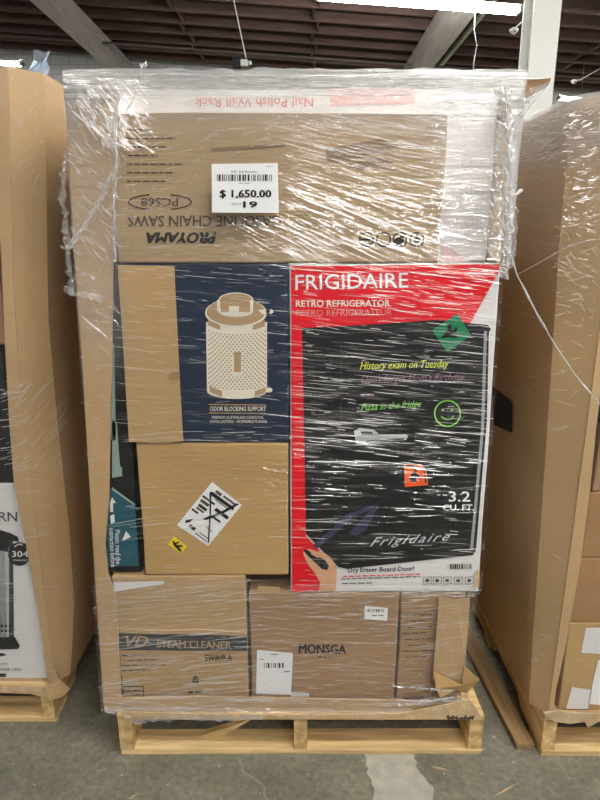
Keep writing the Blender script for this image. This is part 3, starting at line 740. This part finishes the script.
lettering('lettering', 'URN', Q(-12, 512, 17, 521.5), l1, dgreyp, b, bold=.01)
cols = [(-44, -34, 'd'), (-34, -22, 's'), (-22, -8, 'w'), (-8, 0, 's'), (0, 5, 'g'), (5, 9, 's'), (9, 13, 'd')]
mm = {'d': dgreyp, 's': silverp, 'w': whitep, 'g': greyp}
for x0, x1, k in cols:
    print_px('urn_print', [(x0, 536), (x1, 538), (x1+1, 640), (x0, 640)], l1, mm[k], b)
print_px('urn_lid_print', [(-44, 528), (0, 530), (10, 533), (18, 537), (19, 542), (10, 540), (9, 546), (8, 552), (-44, 542)], l2, blackp, b)
print_px('urn_base_print', [(-44, 638), (15, 637), (20, 646), (18, 649), (-44, 651)], l2, blackp, b)
prints_px('urn_control_print', [disc(x, y, 1.3, 1.3, 8) for x in (2, 6, 10) for y in (626, 631)], l2, blackp, b)
print_px('badge_print', disc(19.5, 554, 11.5, 12), l2, blackp, b)
lettering('lettering', '304', Q(12, 551, 28, 557), l3, whitep, b, bold=.02)
lettering('lettering', 'STAINLESS', Q(13, 559.5, 27, 561), l3, whitep, b)
prints_px('badge_arc', ring(19.5, 552, 7, 8, .8, 8, 220, 300), l3, whitep, b)
lettering('lettering', 'CAPACITY', Q(-10, 663, 8, 665.5), l1, dgreyp, b)
lettering('lettering', 'COFFEE MAKER URN', Q(-22, 668, 21, 671), l1, dgreyp, b)
print_px('model_tag_print', [(-12, 673.5), (6, 673.5), (6, 677), (-12, 677)], l1, blackp, b)
prints_px('squiggle_print', [[(-4, 654), (2, 653), (7, 655), (3, 656), (-2, 657)]], l1, blackp, b)
carton('black box above the urn box at the left edge of the photograph', -1.30, xt(10, 420, YL), YL, 2.0, zt2(483)+.001, zt2(345), blackp, seed=12)
carton('brown box on top of the black box at the left edge of the photograph', -1.30, xt(6, 300, YL)-.01, YL, 2.0, zt2(345)+.001, zt2(200), kraft_red, seed=13)
# wisp of bluish plastic bag on top
pts = [Vector((-.690, 1.75, 1.64)), Vector((-.690, 1.76, 1.72)), Vector((-.688, 1.75, 1.77)), Vector((-.690, 1.75, 1.80)), Vector((-.686, 1.745, 1.83)), Vector((-.680, 1.745, 1.85)), Vector((-.672, 1.74, 1.872))]
bluefilm.node_tree.nodes['Diffuse BSDF'].inputs[0].default_value = lin((170, 205, 240))
tag(strip('plastic_bag', pts, Vector((.036, .02, 0)), bluefilm, amp=.012), 'pale blue scrap of plastic bag sticking up behind the left load', 'plastic bag')

# ================================================================= RIGHT LOAD
RA = [(.13, .646), (.6, .632), (.95, .622), (1.4, .608), (1.7, .605)]
RY = lambda z: 1.374+(.686-lerp(RA, z))
RB = [(.13, .682), (.6, .686), (1.7, .690)]
binr = thing('cardboard_bin', 'tall tan cardboard bin with chamfered corner around the right load', 'cardboard bin', (1.17, 1.97, .137))
zs = zlist(.137, 1.70, 14)
loft('side_panel', lambda z: [(lerp(RA, z), 2.55), (lerp(RA, z)-.004, 2.0), (lerp(RA, z), RY(z)+.002)], zs, .006, kraft_g, binr)
loft('corner_panel', lambda z: [(lerp(RA, z), RY(z)), (lerp(RB, z), 1.376)], zs, .006, kraft_g, binr)
loft('back_panel', lambda z: [(1.68, 2.552), (lerp(RA, z), 2.552)], zs, .006, kraft_g, binr)
loft('side_panel', lambda z: [(1.68, 1.376), (1.68, 2.55)], zs, .006, kraft_g, binr)
box('bottom_panel', .69, 1.675, 1.38, 2.55, .1365, .1368, kraft_g, binr)  # unseen floor of the right bin, added to shut light out below
out = [(z, lerp(RB, z)) for z in zlist(1.70, .137, 10)]
inn = [(553, 712), (556, 690), (565, 650), (574, 600), (581, 560), (590, 490), (596, 430), (602, 380), (612, 260), (622, 110)]
v = [Vector((x, 1.372, z)) for z, x in out]+[PY(x, y, 1.372) for x, y in inn]
n = len(v); v2 = [p+Vector((0, .005, 0)) for p in v]
mesh_obj('front_flap', v+v2, [tuple(range(n)), tuple(range(2*n-1, n-1, -1))]+[(i, n+i, n+(i+1) % n, (i+1) % n) for i in range(n)], kraft_g, binr)
slab_px('front_lip', [(545, 713), (560, 711), (580, 714), (640, 713), (640, 724), (598, 722), (588, 728), (585, 722), (570, 724), (556, 722), (549, 719)], 1.362, .006, torn, binr)
# folded top flap
v = [PX(566, 108, .62), PY(586, 98, 1.45), PY(620, 94, 1.40), PY(620, 102, 1.40), PY(584, 106, 1.45)]
v2 = [p+Vector((0, .006, .001)) for p in v]; n = 5
mesh_obj('top_flap', v+v2, [tuple(range(n)), tuple(range(2*n-1, n-1, -1))]+[(i, n+i, n+(i+1) % n, (i+1) % n) for i in range(n)], kraft_d, binr)
# black patch on its side
v = [PX(x, y, .618) for x, y in ((493, 386), (513, 402), (512, 433), (493, 425))]
for p in v: p.x = lerp(RA, p.z)-.006
mesh_obj('black_tape', v, [(0, 1, 2, 3)], blackm, binr)
YR = 1.385
zr = lambda y: PY(300, y, YR).z
r1 = YR-.0015
b = carton('tan box with white tape and label at the bottom of the right load', .715, 1.30, YR, 1.9, .137, zr(623), kraft, seed=21)
print_px('white_tape', [(586, 628), (640, 626), (640, 656), (581, 653)], r1, whitec, b)
lb = print_px('shipping_label', [(598, 660), (640, 658), (640, 708), (588, 704)], r1, paper, b)
print_px('white_tape', [(572, 687), (592, 690), (588, 709), (566, 709)], r1, whitec, b)
prints_px('label_print', smalltext(602, 668, 636, 1.2, 3)+smalltext(600, 675, 636, 1.2, 4)+bars(602, 684, 634, 694, 20, 5), r1-.0007, ink, lb)
carton('reddish brown box in the right load just above the white taped box', .712, 1.30, YR, 1.9, zr(623)+.001, zr(558), kraft_red, seed=22)
carton('reddish brown box in the right load, second above the white taped box', .722, 1.30, YR, 1.9, zr(558)+.001, zr(492), kraft_red, seed=23)
carton('brown box in the right load, third above the white taped box', .728, 1.30, YR, 1.9, zr(492)+.001, zr(424), kraft_d, seed=24)
carton('black box in the right load at the right edge of the photograph', .722, 1.30, YR, 1.9, zr(424)+.001, zr(404), blackp, seed=25)
carton('upper tan box in the right load behind the wrap', .74, 1.30, YR, 1.9, zr(404)+.001, zr(130), kraft, seed=26)

# ================================================================= ROW BEHIND : added bins and pallets that block light through the gaps
for x0, lab in ((-1.14, 'tan cardboard bin standing behind the gap left of the middle load, added to block light'), (.06, 'tan cardboard bin standing behind the gap right of the middle load, added to block light')):
    x1 = x0+1.0; ya, yb = 2.80, 3.96
    pallet(x0, x1, ya-.01, yb+.01, lab.replace('tan cardboard bin standing', 'wooden pallet'))
    bb = thing('cardboard_bin', lab, 'cardboard bin', ((x0+x1)/2, (ya+yb)/2, .137))
    zs = zlist(.137, 1.62, 3)
    loft('front_panel', lambda z: [(x0+.006, ya), (x1-.006, ya)], zs, .006, kraft_g, bb)
    loft('side_panel', lambda z: [(x1, ya), (x1, yb)], zs, .006, kraft_g, bb)
    loft('back_panel', lambda z: [(x1-.006, yb), (x0+.006, yb)], zs, .006, kraft_g, bb)
    loft('side_panel', lambda z: [(x0, yb), (x0, ya)], zs, .006, kraft_g, bb)
    box('lid', x0, x1, ya, yb, 1.621, 1.629, kraft_g, bb)

# ================================================================= STRETCH WRAP
def wrap(label, xl, xr, yf, yb, z0, z1, haze, off=.006, rag=.006, cham=None, chr_=None):
    """film sheet around all four sides of a load"""
    t = thing('stretch_wrap', label, 'stretch wrap', ((xl(.5)+xr(.5))/2, (yf+yb)/2, .137))
    zs = zlist(z0, z1, 70); rows = []
    for z in zs:
        a, b = xl(z)-off, xr(z)+off; r = .012
        a_ = cham(z)[0]-off if cham else a
        P = [(a_, yb), (a_-(.004 if cham else 0), (yf+yb)/2)]
        if cham: P += [(cham(z)[0]-off, cham(z)[1]), (a+.002+.0, yf+.004)]
        else: P += [(a, yf+.05), (a, yf+r), (a+r*.3, yf+r*.3), (a+r, yf)]
        nf = 60
        P += [(a+r+(b-a-2*r)*i/nf, yf) for i in range(1, nf)]
        if chr_: b2, y2 = chr_(z); P += [(b-.002, yf+.003), (b2, y2), (b2+.004, y2+.2), (b2+.003, y2+.5), (b2, yb)]; b = b2
        else: P += [(b-r, yf), (b-r*.3, yf+r*.3), (b, yf+r), (b, yf+.05), (b, yf+.25), (b, yf+.5), (b, yb)]
        P += [(b, yb+.01), (a_, yb+.01), (a_, yb)]
        rows.append(P)
    v = []; f = []; hz = []; n = len(rows[0])
    for j, z in enumerate(zs):
        for i, (x, y) in enumerate(rows[j]):
            q = Vector((x, y, z)); nn = noise.noise_vector(Vector((x*4, y*4, z*16)))
            zz = z+(rag*noise.noise(Vector((x*22, y*22, 3))) if j in (0, len(zs)-1) else 0)
            v.append((x+nn.x*.0012, y-abs(nn.y)*.0022, zz)); hz.append(haze(x, y, z))
    for j in range(len(zs)-1):
        for i in range(n-1): f.append((j*n+i, j*n+i+1, (j+1)*n+i+1, (j+1)*n+i))
    o = mesh_obj('film', v, f, filmm, t, smooth=True)
    at = o.data.attributes.new('haze', 'FLOAT', 'POINT')
    at.data.foreach_set('value', hz)
    return t
def sm(a, b, x):
    t = max(0, min(1, (x-a)/(b-a))); return t*t*(3-2*t)
def haze_mid(x, y, z):
    h = .04*sm(1.30, 1.42, z)
    h += .22*sm(.25, .33, x)*sm(1.34, 1.40, z)                # many layers over the white box
    h += .16*sm(1.60, 1.66, z)+.34*sm(1.675, 1.70, z)
    h += .27*sm(1.0, 1.25, z)*sm(-.37, -.44, x)+.22*sm(0, .12, (z-1.60)-(x+.50)*.9)*sm(-.28, -.36, x)
    h += .30*sm(.435, .465, x)*sm(1.33, 1.38, z)               # upper left corner
    h += .10*sm(.20, .15, z)
    h += .05*sm(.57, .50, z)
    return h
wm_ = wrap('clear stretch wrap with many creases around the middle load', lambda z: lerp(XL, z), lambda z: lerp([(.13, .461), (.48, .461), (.52, .473), (1.33, .460), (1.36, .469), (1.75, .472)], z), 1.383, 2.575, .128, 1.742, haze_mid)
wl_ = wrap('clear stretch wrap around the left load', lambda z: -1.752, lambda z: lerp(LX, z)+.004, 1.474, 2.70, .13, 1.77,
           lambda x, y, z: .03+.05*sm(1.5, 1.8, z), chr_=lambda z: (LA(z)+.010, 1.50+lerp(LCH, z)))
wr_ = wrap('clear stretch wrap around the right load, milky along its top edge', lambda z: lerp(RB, z)-.004, lambda z: 1.69, 1.360, 2.57, .13, 1.705,
           lambda x, y, z: .03+.40*sm(1.52, 1.64, z)+.14*sm(1.15, 1.5, z), cham=lambda z: (lerp(RA, z)-.006, RY(z)-.006))

# creases: thin raised folds of the film, whitened for their glare, a ridge of four triangles each
class Creases:
    def __init__(s): s.v = []; s.f = []
    def add(s, pts, w, nrm, h=.6):
        """ridge along pts (2+ points) with half-width w"""
        a, c = pts[0], pts[-1]; b = pts[1] if len(pts) > 2 else (a+c)/2
        d = (c-a).normalized(); side = d.cross(nrm).normalized()*w
        p, q = a.lerp(b, .3), c.lerp(b, .3)
        i = len(s.v); s.v += [a]
        for k in (p, b, q): s.v += [k-side, k+nrm*w*h, k+side]
        s.v += [c]
        s.f += [(i, i+1, i+2), (i, i+2, i+3), (i+10, i+8, i+7), (i+10, i+9, i+8)]
        for j in (i+1, i+4): s.f += [(j, j+3, j+4, j+1), (j+1, j+4, j+5, j+2)]
    def region(s, rect, n, ang, jit, L, w, conv, nrm, inside=None, seed=0):
        r = random.Random(seed*97+11); x0, y0, x1, y1 = rect
        for _ in range(n):
            x, y = r.uniform(x0, x1), r.uniform(y0, y1)
            if inside and not inside(x, y): continue
            A = ang(x, y) if callable(ang) else ang
            t = math.radians(A+r.gauss(0, jit)); l = r.uniform(*L)*r.choice((.4, .7, 1, 1)); dx, dy = math.cos(t)*l/2, math.sin(t)*l/2
            bend = r.gauss(0, .006)*l
            p = [conv(x-dx, y-dy), conv(x-dy*bend/l*2, y+bend), conv(x+dx, y+dy)]
            s.add(p, r.uniform(*w), nrm)
    def build(s, parent, m=creasem):
        o = mesh_obj('film_creases', s.v, s.f, m, parent); o['kind'] = 'stuff'; return o
YC = 1.3795
XRC = [(.13, .462), (.50, .462), (.515, .474), (1.33, .460), (1.36, .470), (1.75, .474)]
def cv(x, y):
    p = PY(x, y, YC); p.x = max(lerp(XL, p.z)-.006, min(lerp(XRC, p.z), p.x)); return p
NF = Vector((0, -1, 0))
def off_sheet(x, y): return not (203 < x < 287 and 158 < y < 218)
c = Creases(); c2 = Creases()
def both(rect, n, ang, jit, L, seed, inside=None, k=1.0):
    """many fine stretch lines and some heavier short folds"""
    c2.region(rect, int(n*.8), ang, jit*1.3, L, (.0002*k, .0004*k), cv, NF, inside, seed+300)
    c.region(rect, int(n*.42), ang, jit, L, (.0002*k, .0005*k), cv, NF, inside, seed)
    c.region(rect, int(n*.25), ang, jit*1.6, (L[0]*.5, L[1]*.35), (.0002*k, .0006*k), cv, NF, inside, seed+200)
# top band
both((80, 74, 540, 90), 330, 1, 2, (12, 60), 1, k=1.4)
both((120, 88, 500, 112), 150, 1, 3, (10, 45), 30)
both((350, 74, 540, 112), 120, 3, 5, (10, 40), 2, k=1.4)
both((430, 100, 508, 125), 70, 8, 8, (6, 24), 31, k=1.4)
# upper left corner fan
both((66, 76, 150, 150), 300, lambda x, y: 38+(150-x)*.26, 9, (6, 30), 3, inside=lambda x, y: y < 80+(x-60)*1.6, k=1.2)
both((106, 96, 126, 160), 90, 62, 25, (4, 16), 32, k=1.3)
both((68, 100, 118, 330), 200, lambda x, y: 52-(y-100)*.08, 13, (8, 34), 4, inside=lambda x, y: x > 70+(y-160)*.05)
both((80, 330, 112, 480), 40, 12, 18, (5, 22), 5)
# tan chain saw box
both((118, 116, 300, 262), 300, lambda x, y: -12 if (y < 190 and x > 150) else -3, 6, (6, 26), 6, inside=off_sheet)
both((285, 116, 440, 262), 380, lambda x, y: 12+(y-118)*.11-(x-300)*.05, 2.5, (16, 64), 7, inside=off_sheet)
both((240, 215, 330, 265), 70, 28, 3, (14, 48), 8, inside=off_sheet)
# white area
both((438, 105, 508, 262), 420, lambda x, y: 12+(y-180)*.06, 11, (4, 20), 9)
both((490, 88, 513, 265), 120, 80, 25, (5, 20), 33, k=1.3)
# navy box
both((118, 266, 290, 443), 170, lambda x, y: 6 if y < 400 else 1, 2.5, (10, 50), 10)
both((118, 430, 290, 443), 20, 0, 2, (20, 70), 34)
# refrigerator box
both((290, 264, 502, 330), 190, 6, 3, (14, 60), 11)
both((292, 330, 496, 470), 380, 5, 2, (14, 75), 12)
both((290, 470, 486, 596), 130, 1, 2, (12, 70), 13)
both((290, 585, 480, 597), 60, 0, 3, (12, 50), 35, k=1.3)
# plain tan box, label area
both((108, 505, 250, 545), 14, -7, 2, (30, 90), 14, k=1.8)
both((112, 445, 290, 575), 45, 0, 4, (5, 26), 15)
both((265, 465, 292, 500), 30, 10, 30, (4, 14), 16)
# bottom boxes
both((104, 578, 255, 712), 420, -6, 2.5, (14, 70), 17)
both((250, 592, 470, 704), 330, lambda x, y: 0 if x < 400 else -5, 3.5, (8, 50), 18)
both((106, 698, 476, 716), 130, 1, 3, (12, 70), 20, k=1.4)
both((90, 560, 122, 700), 60, -4, 7, (6, 24), 21)
c.build(wm_); c2.build(wm_, faintm)
# folded hem, ropes and loose tails of the middle wrap
random.seed(5)
def rope(name, px, Y, r, parent, jit=.5, sub=9, m=ropem, wob=1.0):
    pts = []
    P = [PY(x, y, Y) for i, (x, y) in enumerate(px)]
    for a, b in zip(P, P[1:]):
        for k in range(sub): pts.append(a.lerp(b, k/sub)+Vector((random.uniform(-1, 1), random.uniform(-1, 0), random.uniform(-1, 1)))*r*wob)
    pts.append(P[-1])
    return tube(name, pts, [r*random.uniform(.25, 1.2) for _ in pts], m, parent, n=5, jitter=jit)
def crumple(name, px, Y, wpx, parent, m=sheetm, amp=.006, K=8, sub=14):
    """loose crumpled ribbon of film"""
    P = []
    for a, b in zip(px, px[1:]):
        P += [(a[0]+(b[0]-a[0])*k/sub, a[1]+(b[1]-a[1])*k/sub) for k in range(sub)]
    P.append(px[-1]); v = []; f = []
    for i, (x, y) in enumerate(P):
        x2, y2 = P[min(i+1, len(P)-1)]; x1, y1 = P[max(i-1, 0)]; l = math.hypot(x2-x1, y2-y1); nx, ny = -(y2-y1)/l, (x2-x1)/l
        ww = wpx*(.6+.8*abs(noise.noise(Vector((x*.13, y*.13, 1)))))
        for k in range(K+1):
            q = PY(x+nx*ww*(k/K-.5), y+ny*ww*(k/K-.5), Y); nn = noise.noise_vector(q*75)+noise.noise_vector(q*210)*.6
            v.append(q+Vector((nn.x*amp*.6, -abs(nn.y)*amp, nn.z*amp*.6)))
    for i in range(len(P)-1):
        for k in range(K): f.append((i*(K+1)+k, i*(K+1)+k+1, (i+1)*(K+1)+k+1, (i+1)*(K+1)+k))
    return mesh_obj(name, v, f, m, parent)
rope('film_hem', [(119, 95), (113, 130), (117, 155), (114, 200), (115, 262)], 1.378, .0022, wm_)
crumple('film_fold', [(120, 92), (113, 128), (117, 160), (114, 200), (116, 262)], 1.379, 6, wm_)
rope('film_tail', [(142, 66), (139, 80), (135, 95), (126, 112), (119, 128)], 1.376, .0013, wm_, sub=3)
crumple('film_tail', [(140, 65), (143, 66), (147, 65)], 1.376, 6, wm_, m=ropem)
crumple('film_fold', [(116, 168), (100, 200), (84, 228), (67, 248)], 1.378, 7, wm_)
rope('film_hem', [(114, 170), (98, 203), (82, 230), (66, 248)], 1.377, .0014, wm_)
crumple('film_fold', [(506, 88), (509, 130), (510, 180), (508, 230), (507, 262), (502, 278)], 1.380, 11, wm_, m=ropem, amp=.011)
crumple('film_fold', [(513, 100), (515, 140), (513, 190), (514, 225), (510, 268)], 1.390, 9, wm_, amp=.011)
crumple('film_fold', [(514, 198), (520, 190), (523, 189)], 1.382, 4, wm_, m=ropem)
rope('film_hem', [(506, 88), (508, 130), (511, 180), (508, 230), (507, 262)], 1.374, .002, wm_)
rope('film_hem', [(549, 82), (536, 92), (524, 106), (513, 124)], 1.368, .0022, wm_)
rope('film_hem', [(549, 83), (532, 104), (514, 130)], 1.370, .0016, wm_)
rope('film_hem', [(494, 92), (499, 98), (506, 102), (513, 108)], 1.370, .002, wm_, sub=4)
rope('film_hem', [(75, 71), (150, 75), (250, 76), (350, 77), (450, 79), (548, 79)], 1.378, .0014, wm_)
rope('film_hem', [(104, 711), (200, 713), (300, 714), (400, 714), (474, 716)], 1.374, .0016, wm_)
crumple('film_fold', [(122, 714), (135, 722), (150, 719), (180, 717), (220, 718), (262, 717)], 1.360, 7, wm_)
crumple('film_fold', [(104, 708), (180, 709), (260, 710), (340, 711), (420, 711), (472, 713)], 1.379, 6, wm_)
crumple('film_fold', [(393, 685), (420, 688), (452, 690)], 1.372, 2.5, wm_, m=ropem)
crumple('film_fold', [(396, 705), (430, 700), (454, 697)], 1.370, 2.5, wm_, m=ropem)
v = [PY(549, 82, 1.367), PY(513, 128, 1.385), PY(511, 105, 1.385), PY(530, 88, 1.372)]
o = mesh_obj('film_web', v, [(0, 1, 2, 3)], filmm, wm_); at = o.data.attributes.new('haze', 'FLOAT', 'POINT'); at.data.foreach_set('value', [.35]*4)
# loose crumpled edge along the left side
crumple('film_edge', [(68, 150), (65, 170), (63, 195), (66, 220), (67, 240), (69, 262), (72, 282), (74, 296)], 1.40, 7, wm_, amp=.012)
crumple('film_edge', [(65, 288), (71, 291), (79, 293), (90, 295), (103, 298)], 1.376, 8, wm_, amp=.010)
crumple('film_edge', [(60, 247), (66, 248), (74, 246)], 1.378, 3, wm_, m=ropem)
# left wrap creases
c = Creases()
def cl(x, y):
    p = PX(x, y, -.645); p.x = LA(p.z)+.020; return p
NL = Vector((1, 0, 0)); clf = lambda x, y: PY(x, y, 1.470)
def clc(x, y):
    p = PY(x, y, 1.515); return p+Vector((.006, -.010, 0))
ND = Vector((.7, -.7, 0))
c.region((14, 90, 40, 200), 40, -50, 12, (5, 22), (.0002, .0005), clc, ND, seed=47)
c.region((24, 380, 62, 480), 36, -48, 5, (12, 40), (.0002, .0005), clc, ND, seed=48)
c.region((45, 560, 72, 680), 20, -50, 12, (6, 24), (.0002, .0005), clc, ND, seed=49)
c.region((56, 380, 80, 480), 46, -52, 5, (16, 46), (.0002, .0005), cl, NL, seed=40)
c.region((20, 380, 40, 470), 20, -35, 6, (8, 26), (.0003, .0007), clf, NF, inside=lambda x, y: x < 30, seed=41)
c.region((0, 380, 24, 470), 40, -12, 8, (8, 26), (.0003, .0007), clf, NF, seed=42)
c.region((0, 470, 45, 690), 40, 0, 6, (8, 40), (.0003, .0006), clf, NF, inside=lambda x, y: x < 46, seed=43)
c.region((55, 560, 90, 680), 22, -55, 8, (8, 34), (.0002, .0005), cl, NL, seed=44)
c.region((20, 78, 62, 170), 36, 38, 14, (5, 20), (.0002, .0005), cl, NL, seed=45)
c.region((20, 120, 70, 380), 22, 12, 25, (4, 18), (.0002, .0005), cl, NL, seed=46)
c.build(wl_)
# right wrap creases
c = Creases()
def cr(x, y):
    p = PX(x, y, .605); p.x = lerp(RA, p.z)-.018; return p
NR = Vector((-1, 0, 0)); crf = lambda x, y: PY(x, y, 1.357)
def crc(x, y):
    p = PY(x, y, 1.40); return p+Vector((-.012, -.014, 0))
c.region((514, 108, 566, 160), 150, -15, 14, (4, 16), (.0002, .0004), cr, NR, seed=50)
c.region((518, 150, 560, 260), 50, 10, 10, (4, 22), (.0002, .0004), cr, NR, seed=51)
c.region((566, 108, 600, 230), 150, -8, 20, (4, 14), (.0002, .0004), crc, NF, seed=52)
c.region((560, 230, 600, 330), 70, 20, 18, (4, 20), (.0002, .0004), crc, NF, seed=53)
c.region((555, 330, 600, 600), 40, 8, 14, (5, 22), (.0002, .0004), crc, NF, seed=54)
c.region((505, 300, 550, 400), 16, 15, 8, (10, 34), (.0002, .0005), cr, NR, seed=55)
c.region((535, 630, 556, 660), 16, 10, 25, (4, 12), (.0002, .0004), crc, NF, seed=56)
c.build(wr_)
# twisted film rope running from the middle load to the right load
P = [PY(511, 255, 1.39), PY(517, 275, 1.385), PY(536, 312, 1.375), PY(556, 347, 1.365), PY(576, 376, 1.352), PY(590, 393, 1.348), PY(602, 406, 1.348)]
pts = []
for a, b in zip(P, P[1:]): pts += [a.lerp(b, k/5) for k in range(5)]
pts.append(P[-1])
t = thing('film_rope', 'twisted rope of stretch film hanging diagonally across the right load', 'film rope', P[0])
tube('strand', pts, [.0024*random.uniform(.5, 1.2) for _ in pts], ropem, t, n=5, jitter=.3)
P = [PY(517, 275, 1.386), PY(540, 262, 1.376), PY(565, 248, 1.36), PY(585, 241, 1.352), PY(604, 238, 1.348)]
tube('thread', P, .0006, ropem, t, n=5)

# ================================================================= DEBRIS
for i, (x0, y0, x1, y1, lab) in enumerate(((128, 799, 139, 793, 'small pale wood splinter on the floor below the left end of the middle pallet'),
                                     (430, 766, 452, 771, 'thin wood splinter on the floor below the right end of the middle pallet'),
                                     (492, 797, 520, 782, 'long thin wood splinter on the floor near the bottom right'),
                                     (208, 783, 217, 797, 'curled sliver of plastic on the floor below the middle pallet'),
                                     (6, 730, 12, 740, 'pale splinter on the floor below the left pallet'))):
    a, b = PZ(x0, y0, .003), PZ(x1, y1, .003); d = (b-a).normalized(); s = Vector((-d.y, d.x, 0))*.0008
    m_ = a.lerp(b, .5)+s*.6
    v = [a, m_-s+Vector((0, 0, -.0028)), m_+s+Vector((0, 0, -.0028)), m_+Vector((0, 0, .003)), b, a.lerp(b, .25)-s*.7+Vector((0, 0, -.0028)), a.lerp(b, .25)+s*.7+Vector((0, 0, -.0028))]
    tag(mesh_obj('wood_splinter' if i != 3 else 'plastic_sliver', v, [(0, 5, 3), (5, 1, 3), (0, 3, 6), (6, 3, 2), (1, 4, 3), (3, 4, 2), (0, 6, 2, 4, 1, 5)], torn), lab, 'splinter')
